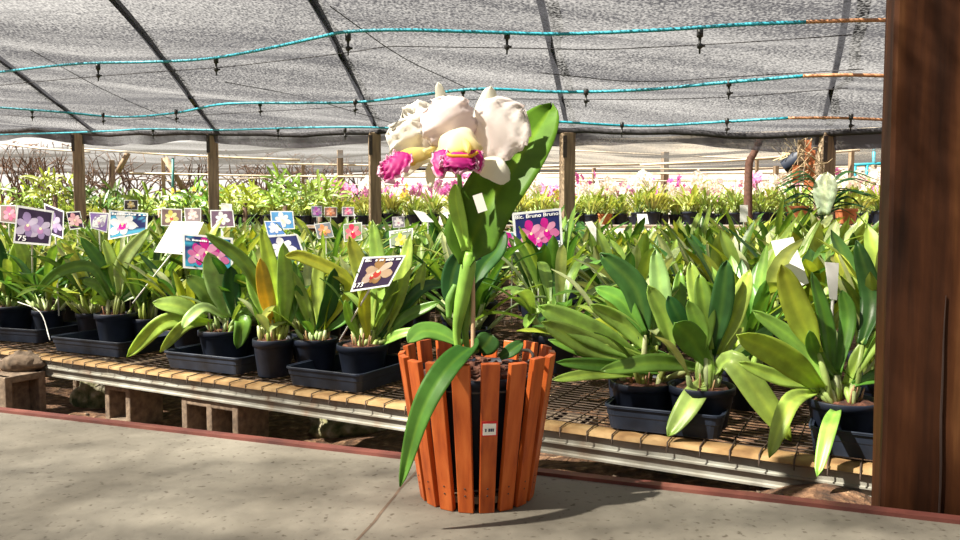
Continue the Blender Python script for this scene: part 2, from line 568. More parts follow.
block(s_at(14, -.07), -.085, 'sunlit hollow concrete block leaning at the front of the bench beam, far left', l=.15, h=BT - .05 + .01, turn=True)
block(s_at(99, .3), .30, 'small hollow concrete block behind the mossy rounded rock')
block(s_at(130, .1), .1, 'hollow concrete block in shade right of the mossy rounded rock', l=.14)
block(s_at(222, .08), .08, 'wide hollow concrete block in shade under the bench below the broad-leaved orchid', l=.26)
block(s_at(560, .35), .35, 'hollow concrete block in deep shade behind the slatted pot')
m_ = MB(); n = 14
m_.lathe([(math.sin(PI * i / n) + .0001, -math.cos(PI * i / n)) for i in range(n + 1)], n=18)
m_.v = [Vector((p.x * .065 * (1.25 - .5 * p.z), p.y * .05, p.z * .04)) * (1 + .25 * noise.noise(p * 2.3) + .15 * noise.noise(p * 6)) for p in m_.v]
o = m_.build('mortar_lump', M['concrete_block']); q = B(s_at(14, -.06), -.045, BT - .018); o.location = q; tag(o, 'lump of crumbly mortar on top of the sunlit concrete block', 'mortar')


# ------------------------------------------------------------------ benches
def bench(s0, s1, w0, w1, label, front=True):
    root = thing('wire_bench', label, 'bench', B((s0 + s1) / 2, w0 + .01, 0))
    if front:
        m_ = MB()
        # two-step channel beam
        prof = [(0, BT - .006), (-.006, BT - .008), (-.006, BT - .014), (-.002, BT - .016), (-.002, BT - .036), (-.006, BT - .038), (-.006, BT - .042), (.004, BT - .044),
                (.004, BT - .064), (.000, BT - .067), (.000, BT - .072), (.04, BT - .072), (.04, BT - .006)]
        k = len(prof); n = 40
        for i in range(n + 1):
            s_ = s0 + (s1 - s0) * i / n
            for (w_, z_) in prof:
                wob = .002 * noise.noise(Vector((s_ * 3, z_ * 5, 0)))
                m_.v.append(B(s_, w0 + w_ + wob, z_)); m_.c.append((0, 0, 0))
        for i in range(n):
            for j in range(k):
                m_.f.append((i * k + j, i * k + (j + 1) % k, (i + 1) * k + (j + 1) % k, (i + 1) * k + j))
        m_.f.append(tuple(range(k))); m_.f.append(tuple(n * k + j for j in range(k))[::-1])
        m_.build('beam', M['steel'], root, smooth=False)
        m_ = MB(); n = int((s1 - s0) / .03)
        for i in range(n + 1):
            s_ = s0 + (s1 - s0) * i / n
            wb = .004 * noise.noise(Vector((s_ * 9, 0, 0)))
            zb = .0035 * abs(math.sin(s_ / .066 * PI))
            for (w_, z_) in ((-.016 + wb, BT - .008), (-.012 + wb, BT - .002 + zb), (.025, BT - .001 + zb * 1.2), (.062 + wb * 1.4, BT - .002)):
                m_.v.append(B(s_, w0 + w_, z_)); m_.c.append((0, 0, 0))
        for i in range(n):
            for j in range(3):
                m_.f.append((i * 4 + j, i * 4 + j + 1, (i + 1) * 4 + j + 1, (i + 1) * 4 + j))
        m_.build('edge_strip', M['ochre'], root, smooth=True)
    m_ = MB()
    # mesh wires: long ones along the bench, cross ones over the edge
    nw = 0
    w_ = w0 + .03
    while w_ < w1:
        pts = [B(s0 + (s1 - s0) * i / 14, w_ + .004 * noise.noise(Vector((i, w_ * 9, 1))), BT - .001) for i in range(15)]
        m_.tube(pts, .0016, 4, False); w_ += .028 if front else .06
    s_ = s0 + .02
    while s_ < s1:
        j = R.uniform(-.004, .004)
        pts = [B(s_ + j, w0 - .018, BT - .02), B(s_ + j, w0 - .016, BT + .003), B(s_ + j, w0 + .03, BT + .005), B(s_ - j, w0 + .09, BT + .002), B(s_, w1, BT + .001)]
        m_.tube(pts, .0019, 4, False); s_ += .066 if front else .13
    m_.build('wire_mesh', M['rust_wire'], root)
    # cross rails and legs
    for sq in [s0 + .1 + i * (s1 - s0 - .2) / 4 for i in range(5)]:
        m_ = MB(); a = B(sq, w0 + .03, BT - .02); e = B(sq, w1, BT - .02)
        m_.tube([a, e], .012, 6); m_.build('cross_rail', M['post_wood'], root)
        for ww in ((w1 - .05,) if front else (w0 + .05, w1 - .05)):
            m_ = MB(); a = B(sq, ww, BT - .03); m_.box((a.x, a.y, (BT - .03) / 2 - .02), .05, .05, BT + .01, UANG)
            m_.build('leg', M['post_wood'], root, smooth=False)
    return root


bench(-.35, 5.2, 0, 1.45, 'long low wire-mesh bench with ochre edge and grey steel front beam', True)
bench(-1.2, 7.0, 1.75, 3.15, 'second wire-mesh bench, hidden under orchids just behind the first bench', False)
bench(-2.2, 9.0, 3.45, 4.9, 'rearmost low wire-mesh bench, under orchids in front of the post row', False)


# ------------------------------------------------------------------ pots and trays
def pot_mb(c, r, h, mb_=None, n=28):
    m_ = mb_ or MB()
    z = c[2]
    prof = [(.001, .002), (r * .74, .002), (r * .76, .006), (r * .93, h * .80), (r * .95, h * .82), (r, h * .83), (r * 1.0, h - .002), (r * .985, h), (r * .94, h), (r * .925, h * .8), (r * .88, h * .66), (.001, h * .64)]
    m_.lathe(prof, c, n)
    return m_


def bark_mb(c, r, h):
    m_ = MB()
    vv = []; ff = []
    n = 16; rings = 5
    for i in range(rings + 1):
        rr = r * .915 * i / rings
        for k in range(n):
            a = 2 * PI * k / n
            x = rr * math.cos(a); y = rr * math.sin(a)
            z = h * .88 + .012 * noise.noise(Vector((x * 60 + c[0] * 9, y * 60, c[1]))) + (.008 if i < rings else -.004)
            vv.append(Vector(c) + Vector((x, y, z)))
    for i in range(rings):
        for k in range(n):
            ff.append((i * n + k, i * n + (k + 1) % n, (i + 1) * n + (k + 1) % n, (i + 1) * n + k))
    m_.add(vv, ff)
    return m_


def tray(corner_l, corner_r, depth, label, h=.056, group=None):
    """corner_l/corner_r: front bottom corners (world, bench top)"""
    a = Vector(corner_l); b_ = Vector(corner_r)
    ax = (b_ - a); L_ = ax.length; ax.normalize(); ay = Vector((-ax.y, ax.x, 0))
    if ay.y < 0: ay = -ay
    c = a + ax * L_ / 2 + ay * depth / 2
    root = thing('plant_tray', label, 'tray', (c.x, c.y, BT + .006), group)

    def ring(hx, hy, rad, z):
        out = []
        for (sx, sy, a0_) in ((1, 1, 0), (-1, 1, PI / 2), (-1, -1, PI), (1, -1, PI * 1.5)):
            for k in range(5):
                t_ = a0_ + k * PI / 8
                out.append(c + ax * (sx * (hx - rad) + rad * math.cos(t_)) + ay * (sy * (hy - rad) + rad * math.sin(t_)) + Vector((0, 0, .006 + z)))
        return out
    hx = L_ / 2; hy = depth / 2
    rings = [ring(hx * .93, hy * .93, .02, 0), ring(hx * .97, hy * .97, .022, h * .55), ring(hx * .985, hy * .985, .022, h * .6), ring(hx, hy, .024, h - .004), ring(hx + .004, hy + .004, .026, h - .004), ring(hx + .004, hy + .004, .026, h), ring(hx - .006, hy - .006, .02, h),
             ring(hx * .9, hy * .9, .018, .004)]
    m_ = MB(); k = len(rings[0])
    vv = [p for rg in rings for p in rg]
    ff = []
    for i in range(len(rings) - 1):
        for j in range(k):
            ff.append((i * k + j, i * k + (j + 1) % k, (i + 1) * k + (j + 1) % k, (i + 1) * k + j))
    ff.append(tuple(range(k))[::-1]); ff.append(tuple((len(rings) - 1) * k + j for j in range(k)))
    m_.add(vv, ff)
    m_.build('tray_body', M['tray_plastic'], root, smooth=False)
    # rolled rim
    m_ = MB(); rr = ring(hx + .002, hy + .002, .026, h)
    m_.tube(rr + [rr[0]], .0028, 6, False)
    m_.build('rim', M['tray_plastic'], root)
    return root


def bt(px, py):
    """point on the bench top at photo pixel"""
    d = (CZ - BT) * F / (py - 225.0)
    q = P(px, py, d)
    return Vector((q.x, q.y, BT))


T_LAB = ['black plastic tray at the far left edge of the bench', 'black plastic tray holding the small navy pot, second tray from the left',
         'black plastic tray under the broad-leaved orchid, left of the lone tall pot', 'black rectangular tray holding two pots, directly left of the slatted pot',
         'black tray holding two large pots, right of the slatted pot', 'black tray at the right end of the bench beside the thick brown post']
tray(bt(-30, 341), bt(40, 346), .26, T_LAB[0])
tray(bt(50, 353), bt(121, 361), .30, T_LAB[1])
tray(bt(163, 370), bt(239, 379), .30, T_LAB[2])
tray(bt(285, 388), bt(360, 398), .33, T_LAB[3])
tray(bt(604, 433), bt(722, 447), .20, T_LAB[4])
tray(bt(809, 459), bt(905, 472), .17, T_LAB[5])


# ------------------------------------------------------------------ orchid in the ordinary black pot
def cam_n(p):
    return (Vector((0, 0, CZ)) - p).normalized()


def growth(bulb, leaves_mb, base, az, lean, bl, ll, lw, droop, tint):
    """one pseudobulb with a leaf (or two) on top"""
    out = Vector((math.cos(az), math.sin(az), 0))
    tip = base + out * (bl * math.sin(lean)) + Vector((0, 0, bl * math.cos(lean)))
    mid = base.lerp(tip, .5)
    bulb.tube([base, mid, tip], [.004, .0085, .005], 6, True, mixc(G_LIGHT, G_PALE, R.random()))
    nl = 1 if R.random() < .7 else 2
    for q in range(nl):
        azq = az + R.uniform(-.5, .5) + (PI * .8 if q else 0)
        o2 = Vector((math.cos(azq), math.sin(azq), 0))
        l_ = ll * R.uniform(.8, 1.1)
        a0_ = lean + (0.12 if q == 0 else .5) + R.uniform(-.1, .15)
        pts = [tip]; p = tip.copy(); a = a0_
        for k in range(4):
            p = p + (o2 * math.sin(a) + Vector((0, 0, math.cos(a)))) * l_ / 4
            pts.append(p.copy()); a += droop * (k + 1) * .35
        nrm = (Vector((0, 0, 1)) * math.sin(a0_ + .2) - o2 * math.cos(a0_ + .2)).normalized()
        strap(leaves_mb, pts, lw * R.uniform(.85, 1.1), nrm, .17, tint, None, 9, .38, 2.6, 4, R.uniform(-.5, .5), .015)


def make_orchid(seed, style):
    R.seed(seed)
    root = thing('potted_orchid', 'x', 'orchid')
    r = .07; h = .12
    pot_mb((0, 0, 0), r, h, n=20).build('pot', M['black_plastic'], root)
    bark_mb((0, 0, 0), r, h).build('bark', M['bark'], root)
    bl = MB(); lf = MB()
    n = {'up': 17, 'wide': 19, 'mix': 20, 'thin': 26}[style]
    for i in range(n):
        az = R.uniform(0, 2 * PI)
        lean = {'up': R.uniform(.02, .38), 'wide': R.uniform(.2, .95), 'mix': R.uniform(.05, .7), 'thin': R.uniform(.05, .6)}[style]
        base = Vector((math.cos(az) * R.uniform(.0, .05), math.sin(az) * R.uniform(0, .05), h * .86))
        growth(bl, lf, base, az, lean, R.uniform(.05, .12), R.uniform(.17, .27) * (1.1 if style != 'thin' else 1.25), {'thin': .022}.get(style, R.uniform(.036, .05)),
               {'up': .12, 'wide': .35, 'mix': .25, 'thin': .4}[style] * R.uniform(.4, 1.4), rtint())
    bl.build('pseudobulbs', M['bulb'], root)
    lf.build('foliage', M['leaf'], root)
    return root


protos = [make_orchid(100 + i, st) for i, st in enumerate(['up', 'mix', 'wide', 'up', 'mix', 'wide', 'mix', 'up', 'thin', 'mix'])]
used = set()
R.seed(11)


def place(k, loc, rz, s_, label, cat='orchid', group=None, pr=None, uset=None):
    pr = protos if pr is None else pr
    uset = used if uset is None else uset
    k = k % len(pr)
    o_ = pr[k] if k not in uset else dup(pr[k])
    uset.add(k)
    o_.location = loc; o_.rotation_euler = (0, 0, rz); o_.scale = (s_, s_, s_)
    tag(o_, label, cat, group)
    return o_


# ---- front row, leaves set one by one
def front_orchid(px, d, r, h, label, leaves, zb=BT + .012, extra=5, yellow=.2, seed=1):
    R.seed(seed)
    c = P(px, 300, d); c = Vector((c.x, c.y, zb))
    root = thing('potted_orchid', label, 'orchid', c)
    pot_mb(c, r, h, n=36).build('pot', M['black_plastic'], root)
    bark_mb(c, r, h).build('bark', M['bark'], root)
    bl = MB(); lf = MB()
    for lv in leaves:
        pts, wpx, tint = lv[0], lv[1], lv[2]
        dd = lv[3] if len(lv) > 3 else 0
        n = len(pts)
        q0 = P(pts[0][0], pts[0][1], d)
        w3 = []
        for i, (x, y) in enumerate(pts):
            t_ = i / (n - 1)
            w3.append(P(x, y, d + dd * (t_ if dd > -.06 else t_ ** .5) + R.uniform(-.01, .01)))
        base = c + Vector((R.uniform(-.4, .4) * r, R.uniform(-.4, .4) * r, h * .88))
        base.x = c.x * .4 + .6 * max(c.x - r * .7, min(c.x + r * .7, w3[0].x))
        if (w3[0] - base).length > .012:
            bl.tube([base, base.lerp(w3[0], .55) + Vector((0, 0, .004)), w3[0]], [.005, .0085, .0045], 8, True, mixc(G_LIGHT, G_PALE, R.random()))
        nn = (cam_n(w3[n // 2]) + Vector((R.uniform(-.35, .35), 0, R.uniform(.0, .5)))).normalized()
        lm = MB()
        strap(lm, w3, wpx * d / F * 1.08, nn, .16, (tint[0] * 1.25, tint[1] * 1.35, tint[2] * 1.3), lv[4] if len(lv) > 4 else None, 14, .4, 2.5, 6, R.uniform(-.3, .3), .012)
        lm.build('leaf', M['leaf'], root, solid=.0012)
    for i in range(extra):
        az = R.uniform(0, 2 * PI)
        base = c + Vector((math.cos(az) * R.uniform(.0, .6) * r, math.sin(az) * R.uniform(0, .6) * r, h * .86))
        growth(bl, lf, base, az, R.uniform(.1, .6), R.uniform(.03, .08), R.uniform(.1, .2), .03, .25, rtint())
    # papery old sheaths at the crown
    for i in range(9):
        az = R.uniform(0, 2 * PI)
        base = c + Vector((math.cos(az) * R.uniform(.0, .6) * r, math.sin(az) * R.uniform(0, .6) * r, h * .86))
        bl.tube([base, base + Vector((math.cos(az) * .01, math.sin(az) * .01, R.uniform(.02, .05)))], [.0035, .0015], 5, True, (.5, .3, .16))
    bl.build('pseudobulbs', M['bulb'], root)
    if lf.v: lf.build('foliage', M['leaf'], root)
    return root


Y, O, G, D, LG, PA = G_YEL, G_ORA, G_MID, G_DARK, G_LIGHT, G_PALE
front_orchid(273, 2.45, .068, .125, 'orchid with upright yellow and orange leaves in a lone tall navy pot without tray', [
    ([(279, 322), (273, 275), (262, 228)], 15, Y, .02, Y), ([(274, 325), (266, 295), (260, 258)], 15, O, -.03, mixc(O, Y, .4)),
    ([(284, 325), (285, 285), (283, 243)], 16, LG, .02), ([(272, 320), (247, 266), (205, 233)], 13, G, -.04),
    ([(268, 325), (254, 285), (252, 250)], 13, LG, .05), ([(288, 325), (298, 290), (293, 262)], 12, G, .06)], BT + .003, 3, seed=3)
front_orchid(315, 2.47, .074, .115, 'orchid with dark upright leaves between the lone tall pot and the 173 card', [
    ([(318, 330), (330, 300), (334, 268)], 15, D, -.03), ([(312, 330), (303, 300), (288, 268)], 13, LG, .03), ([(322, 330), (350, 285), (306, 258), (285, 256)], 12, Y, -.05),
    ([(310, 332), (300, 310), (296, 285)], 13, G, 0), ([(320, 328), (318, 285), (322, 248)], 13, LG, .05), ([(325, 332), (345, 318), (352, 300)], 10, G, -.03)], BT + .012, 4, seed=4)
front_orchid(362, 2.38, .082, .11, 'orchid with fanned light green leaves directly under the 173 card', [
    ([(372, 330), (366, 285), (349, 236)], 18, LG, .05, Y), ([(376, 330), (380, 280), (373, 220)], 17, LG, .06), ([(385, 335), (400, 290), (411, 234)], 17, LG, .03),
    ([(382, 340), (405, 318), (440, 302)], 12, G, -.03), ([(380, 345), (398, 335), (420, 330)], 10, LG, -.05), ([(368, 338), (364, 310), (366, 285)], 12, Y, -.04),
    ([(372, 340), (388, 305), (398, 280)], 13, G, -.03), ([(386, 340), (412, 300), (425, 262)], 13, LG, .04), ([(360, 340), (350, 320), (345, 300)], 9, LG, -.04), ([(380, 338), (420, 290), (448, 285)], 12, D, .06)], BT + .012, 3, seed=5)
front_orchid(224, 2.68, .092, .115, 'broad-leaved orchid with drooping side leaves in black pot, beside the lone tall navy pot', [
    ([(228, 318), (218, 285), (208, 252)], 21, mixc(PA, LG, .5), .0), ([(236, 318), (232, 290), (231, 266)], 16, D, -.02), ([(238, 318), (244, 292), (248, 268)], 15, mixc(PA, LG, .5), .02),
    ([(205, 320), (180, 307), (153, 303)], 18, LG, -.04), ([(208, 322), (165, 322), (127, 357)], 15, mixc(LG, Y, .4), -.08), ([(234, 322), (243, 322), (237, 349)], 15, G, -.10),
    ([(212, 322), (186, 325), (160, 352)], 11, LG, -.08), ([(225, 318), (205, 308), (190, 318), (183, 328)], 12, mixc(PA, LG, .5), -.08), ([(215, 315), (205, 292), (187, 276)], 16, G, .0),
    ([(236, 322), (258, 305), (272, 308)], 15, mixc(PA, LG, .5), -.03)], BT + .012, 3, seed=6)
front_orchid(116, 3.1, .085, .125, 'orchid with long arching leaves in a small pot in the second tray', [
    ([(117, 295), (104, 268), (80, 237)], 13, G, 0), ([(120, 295), (124, 262), (150, 228)], 14, mixc(PA, LG, .5), -.03), ([(112, 300), (92, 268), (60, 272), (36, 292)], 11, G, -.04),
    ([(108, 300), (97, 285), (82, 281)], 10, LG, 0), ([(120, 300), (135, 272), (170, 262)], 12, LG, .0), ([(108, 305), (98, 300), (92, 304)], 9, Y, -.04),
    ([(118, 300), (112, 262), (104, 240)], 10, LG, .05), ([(122, 300), (136, 285), (143, 268)], 11, G, .03), ([(124, 300), (145, 288), (160, 275)], 12, PA, .04)], BT + .012, 3, seed=8)
front_orchid(12, 3.45, .105, .12, 'orchid with long upright leaves in the wide pot at the far left bench edge', [
    ([(20, 300), (26, 265), (14, 232)], 12, LG, 0), ([(28, 300), (40, 280), (62, 262)], 14, G, 0), ([(10, 300), (2, 270), (-4, 235)], 13, D, .02), ([(25, 300), (30, 270), (33, 248)], 9, G, .03),
    ([(0, 300), (-12, 275), (-20, 245)], 12, G, 0), ([(32, 300), (50, 285), (58, 300)], 9, LG, -.04), ([(15, 300), (16, 260), (22, 236)], 12, LG, .05)], BT + .012, 4, seed=9)
front_orchid(643, 1.87, .080, .097, 'orchid spreading broad leaves left towards the slatted pot', [
    ([(640, 358), (590, 332), (538, 306)], 25, LG, -.02), ([(640, 362), (590, 345), (541, 322)], 22, mixc(LG, G, .5), -.05), ([(655, 355), (625, 325), (590, 304)], 17, LG, .0),
    ([(645, 345), (636, 290), (600, 253)], 24, D, .03), ([(645, 335), (622, 302), (595, 288)], 17, G, .04), ([(657, 345), (661, 300), (655, 249)], 20, mixc(G, PA, .3), .05),
    ([(672, 350), (665, 318), (648, 285)], 18, LG, -.01), ([(662, 372), (610, 366), (556, 362)], 13, G, -.06), ([(640, 375), (595, 374), (552, 380)], 11, LG, -.05),
    ([(650, 360), (612, 352), (577, 352)], 14, LG, -.02), ([(640, 370), (600, 356), (548, 340)], 14, G, .03), ([(645, 350), (675, 315), (680, 270)], 16, G, .09), ([(700, 368), (655, 363), (600, 371)], 17, G, -.09)], BT + .012, 3, seed=10)
front_orchid(703, 1.80, .080, .102, 'orchid with one pale leaf drooping over its tray, right of the slatted pot', [
    ([(712, 355), (722, 305), (727, 260)], 21, D, .0), ([(718, 355), (736, 312), (751, 270)], 21, LG, .02), ([(706, 350), (705, 312), (699, 274)], 18, G, .03),
    ([(706, 362), (690, 338), (674, 322)], 26, G, -.04), ([(702, 382), (692, 400), (668, 437)], 21, mixc(PA, Y, .5), -.10, G_LIGHT), ([(716, 372), (732, 362), (762, 400), (791, 441)], 24, mixc(Y, PA, .4), -.12, G_YEL),
    ([(700, 358), (680, 320), (668, 296)], 17, D, .02), ([(698, 360), (700, 330), (688, 300)], 16, LG, -.03), ([(722, 365), (752, 345), (775, 325)], 15, G, .05), ([(710, 350), (698, 300), (690, 262)], 18, LG, .09)], BT + .012, 3, seed=12)
front_orchid(846, 1.67, .077, .098, 'orchid with wide yellow-green leaves at the right bench end beside the thick brown post', [
    ([(818, 352), (800, 315), (781, 264)], 25, mixc(Y, LG, .2), -.02, Y), ([(825, 392), (785, 358), (736, 334)], 26, mixc(Y, LG, .4), -.05), ([(840, 404), (830, 425), (817, 477)], 13, LG, -.20),
    ([(832, 380), (826, 325), (811, 272)], 15, G, .04), ([(862, 345), (872, 300), (857, 240)], 20, D, .08), ([(815, 393), (790, 403), (769, 458)], 16, LG, -.14), ([(845, 385), (862, 355), (884, 330)], 16, LG, .0),
    ([(826, 385), (800, 345), (752, 310)], 17, LG, .04), ([(838, 375), (848, 320), (842, 290)], 15, G, .05), ([(852, 385), (880, 375), (900, 360)], 14, G, 0), ([(820, 388), (780, 378), (738, 362)], 14, LG, .0), ([(835, 375), (815, 352), (809, 330)], 13, G, -.03)], BT + .012, 4, seed=13)
R.seed(21)

# ---- packed rows behind
rows = [(.36, .30)] + [(.66 + .33 * i, .33) for i in range(3)] + [(1.88 + .36 * i, .34) for i in range(4)] + [(3.58 + .4 * i, .38) for i in range(4)]
front_s = [s_at(273, .13), s_at(315, .13), s_at(362, .13), s_at(643, .13)]


def zone(px, ri):
    a = 'left of the 173 card' if px < 330 else ('behind the slatted pot' if px < 600 else 'right of the slatted pot')
    if ri == 0: bn = 'in the nearest bench\'s second pot row'
    elif ri < 4: bn = 'at the back of the nearest bench'
    elif ri < 8: bn = 'on the middle bench'
    else: bn = 'on the bench before the posts'
    return a, bn


cnt = 0
second = []
for ri, (w_, st) in enumerate(rows):
    s_ = -1.5 + (ri % 2) * st / 2
    while s_ < 8.5:
        ss = s_ + R.uniform(-.04, .04)
        p = B(ss, w_ + R.uniform(-.04, .04), BT + .005)
        s_ += st
        if p.y < .8: continue
        px = 480 + F * p.x / p.y
        if px < -70 or px > 905: continue
        if p.y > 7.0 - .41 * (p.x - .81) - .25: continue
        if ri == 0 and (560 < px < 900 or 290 < px < 390): 
            if R.random() < .55: continue
        if ri == 0 and 395 < px < 560: continue
        a, bn = zone(px, ri)
        s2 = R.uniform(.95, 1.22) * (1.12 if ri > 5 else 1)
        o_ = place(R.randrange(10), p, R.uniform(0, 6.28), s2 if ri else R.uniform(.88, 1.02),
                   'green orchid %s, %s' % (bn, a), 'orchid', 'orchids %s, %s' % (bn, a))
        if ri == 0: second.append((px, o_))
        cnt += 1
second.sort(key=lambda t: t[0])
ORD = ['first', 'second', 'third', 'fourth', 'fifth', 'sixth', 'seventh', 'eighth', 'ninth', 'tenth', 'eleventh', 'twelfth', 'thirteenth', 'fourteenth', 'fifteenth', 'sixteenth', 'seventeenth', 'eighteenth', 'nineteenth', 'twentieth']
for i, (px, o_) in enumerate(second):
    o_['label'] = 'strap-leaved orchid, %s from left in the nearest bench second pot row' % ORD[i]
    o_['group'] = 'orchids in the second pot row of the nearest bench'

# ------------------------------------------------------------------ posts
post_px = [(80, 9.35), (214, 8.62), (375, 7.78), (567, 6.98), (824, 6.2)]
desc = ['dark weathered post furthest left in the post row', 'brown square post second from the left in the post row', 'pale brown post behind the white orchid flower, middle of the row',
        'brown square post standing just right of the big orchid leaf', 'dark grey post in the row nearest the thick brown post on the right']


def roof_z(d):
    return CZ + 92.0 / F * d


for (px, d), ds in zip(post_px, desc):
    p = P(px, 200, d)
    zt = roof_z(d) - .01
    root = thing('roof_post', ds, 'post', (p.x, p.y, -.03))
    m_ = MB(); m_.box((p.x, p.y, (zt - .03) / 2), .115, .115, zt + .03, .3)
    m_.build('post_shaft', M['post_wood'], root, smooth=False, bevel=.006)
    m_ = MB(); m_.box((p.x - .03, p.y - .068, zt - .13), .035, .008, .2, .3); m_.tube([(p.x - .03, p.y - .07, zt - .08), (p.x - .03, p.y - .09, zt - .08)], .008, 6)
    m_.build('bracket', M['wire'], root, smooth=False)

# thick brown post at the right of the picture
root = thing('thick_post', 'thick dark brown timber post filling the right edge of the photo', 'post', P(960, 525, 1.33) * 1.0)
root.location.z = 0
pa = P(876.5, 505, 1.34)
xd = SU * -1.0; yd = SV
m_ = MB()
cc_ = Vector((pa.x, pa.y, 0)) + xd * .15 + yd * .05
nz = 60
prf = [(-.15, -.075), (-.143, -.08), (-.05, -.081), (.05, -.08), (.143, -.08), (.15, -.075), (.15, .02), (-.15, .02)]
for i in range(nz + 1):
    z = -.05 + 1.7 * i / nz
    for (x, y) in prf:
        nn = .004 * noise.noise(Vector((x * 9, z * 1.6, y * 9)))
        q = cc_ + xd * (x + nn) + yd * (y + nn)
        m_.v.append(Vector((q.x, q.y, z))); m_.c.append((0, 0, 0))
k = len(prf)
for i in range(nz):
    for j in range(k):
        m_.f.append((i * k + j, i * k + (j + 1) % k, (i + 1) * k + (j + 1) % k, (i + 1) * k + j))
m_.f.append(tuple(range(k))[::-1]); m_.f.append(tuple(nz * k + j for j in range(k)))
m_.build('post_shaft', M['big_post'], root, smooth=False)
# drying cracks
for (x0, zc, L_) in ((-.06, .35, .5), (.0, .75, .7), (.06, .5, .4), (-.02, 1.15, .5)):
    m_ = MB(); vv = []; ff = []
    for i in range(13):
        t_ = i / 12; z = zc + (t_ - .5) * L_
        x = x0 + .006 * noise.noise(Vector((z * 7, x0 * 40, 0))); hw = .0014 * math.sin(PI * t_) + .0002
        for sx in (-1, 1):
            q = cc_ + xd * (x + sx * hw) + yd * (-.0855)
            vv.append(Vector((q.x, q.y, z)))
        if i: ff.append((2 * i - 2, 2 * i - 1, 2 * i + 1, 2 * i))
    m_.add(vv, ff); m_.build('crack', plain('crack', (.02, .008, .005), .9), root, smooth=False, solid=.003)

# ------------------------------------------------------------------ shade nets (ceiling)
PU = Vector((-.925, .38, 0)).normalized()     # direction of the post row


def net_height(x, y):
    # distance in front of the post row
    rowy = 6.98 - .41 * (x - .81)
    d = rowy - y
    z = roof_z(max(rowy, 5)) + .02
    z += .045 * max(d, 0)
    ph = max(d, 0)
    z -= .055 * abs(math.sin(ph * PI / 1.35)) * (1 if d > .1 else 0)
    z += .07 * noise.noise(Vector((x * .55, y * .9, 2)))
    z += .012 * noise.noise(Vector((x * 2.5, y * 6, 7)))
    return z


mb = MB()
NX, NY = 150, 130
for j in range(NY + 1):
    for i in range(NX + 1):
        x = -9 + 16 * i / NX
        rowy = 6.98 - .41 * (x - .81)
        y = -4.0 + (rowy + 4.0 + .05) * j / NY
        mb.v.append(Vector((x, y, net_height(x, y)))); mb.c.append((0, 0, 0))
for j in range(NY):
    for i in range(NX):
        q = j * (NX + 1) + i
        mb.f.append((q, q + 1, q + NX + 2, q + NX + 1))
o = mb.build('ceiling', M['net']); struct(o)


def net_mean(x, y):
    rowy = 6.98 - .41 * (x - .81)
    return roof_z(max(rowy, 5)) - .02 + .045 * max(rowy - y, 0)


def ray_net(px, py):
    """where the photo ray meets the net"""
    lo, hi = .5, 12.0
    a = P(px, py, 1.0) - Vector((0, 0, CZ))
    d = .6
    while d < 12:
        q = Vector((0, 0, CZ)) + a * d
        if q.z > net_mean(q.x, q.y): break
        d += .01
    return Vector((0, 0, CZ)) + a * d


# dark hem rolled along the edge of the net over the posts
mb = MB()
pts = []
for i in range(60):
    x = -9 + 14 * i / 59; rowy = 6.98 - .41 * (x - .81)
    pts.append(Vector((x, rowy, net_height(x, rowy) - .02 - .015 * abs(math.sin(i * .9)))))
mb.tube(pts, .028, 8); o = mb.build('trim_3', M['hem']); struct(o)
mb = MB(); vv = []; ff = []
for i in range(100):
    x = -9 + 14 * i / 99; rowy = 6.98 - .41 * (x - .81)
    zz = net_height(x, rowy) - .02
    dp = .09 + .06 * abs(math.sin(x * 1.25 + 1)) + .02 * noise.noise(Vector((x * 3, 0, 0)))
    vv += [Vector((x, rowy + .01, zz)), Vector((x, rowy + .03 + .02 * noise.noise(Vector((x * 4, 1, 0))), zz - dp))]
    if i: ff.append((2 * i - 2, 2 * i - 1, 2 * i + 1, 2 * i))
mb.add(vv, ff)
M['flap'] = net_mat('net_flap', 0.88, (0.09, 0.085, 0.1), 0.4, 100, 0.1)
o = mb.build('trim_7', M['flap']); struct(o)

# beams seen through the net as dark lines
beams = [((-40, 40), (95, 137)), ((92, -10), (155, 60), (215, 137)), ((297, -10), (333, 50), (375, 133)), ((520, -60), (545, 35), (566, 130)), ((853, -30), (840, 60), (824, 128)), ((0, -40), (60, 10), (150, 80))]
for bpts in beams[:5]:
    m_ = MB()
    q3 = []
    for k in range(len(bpts) - 1):
        for i in range(8):
            t_ = i / 8
            q = ray_net(bpts[k][0] * (1 - t_) + bpts[k + 1][0] * t_, bpts[k][1] * (1 - t_) + bpts[k + 1][1] * t_)
            q3.append(q)
    q3.append(ray_net(*bpts[-1]))
    q3 = catmull([q3[0], q3[len(q3) // 2], q3[-1]], 30)
    vv = []; ff = []
    for i, q in enumerate(q3):
        z = net_mean(q.x, q.y) + .09
        for (dx, dz) in ((-.017, 0), (.017, 0), (.017, -.03), (-.017, -.03)): vv.append(Vector((q.x + dx, q.y, z + dz)))
        if i:
            for k in range(4): ff.append(((i - 1) * 4 + k, (i - 1) * 4 + (k + 1) % 4, i * 4 + (k + 1) % 4, i * 4 + k))
    m_.add(vv, ff)
    o = m_.build('trim_4', M['hem'], smooth=False); struct(o)
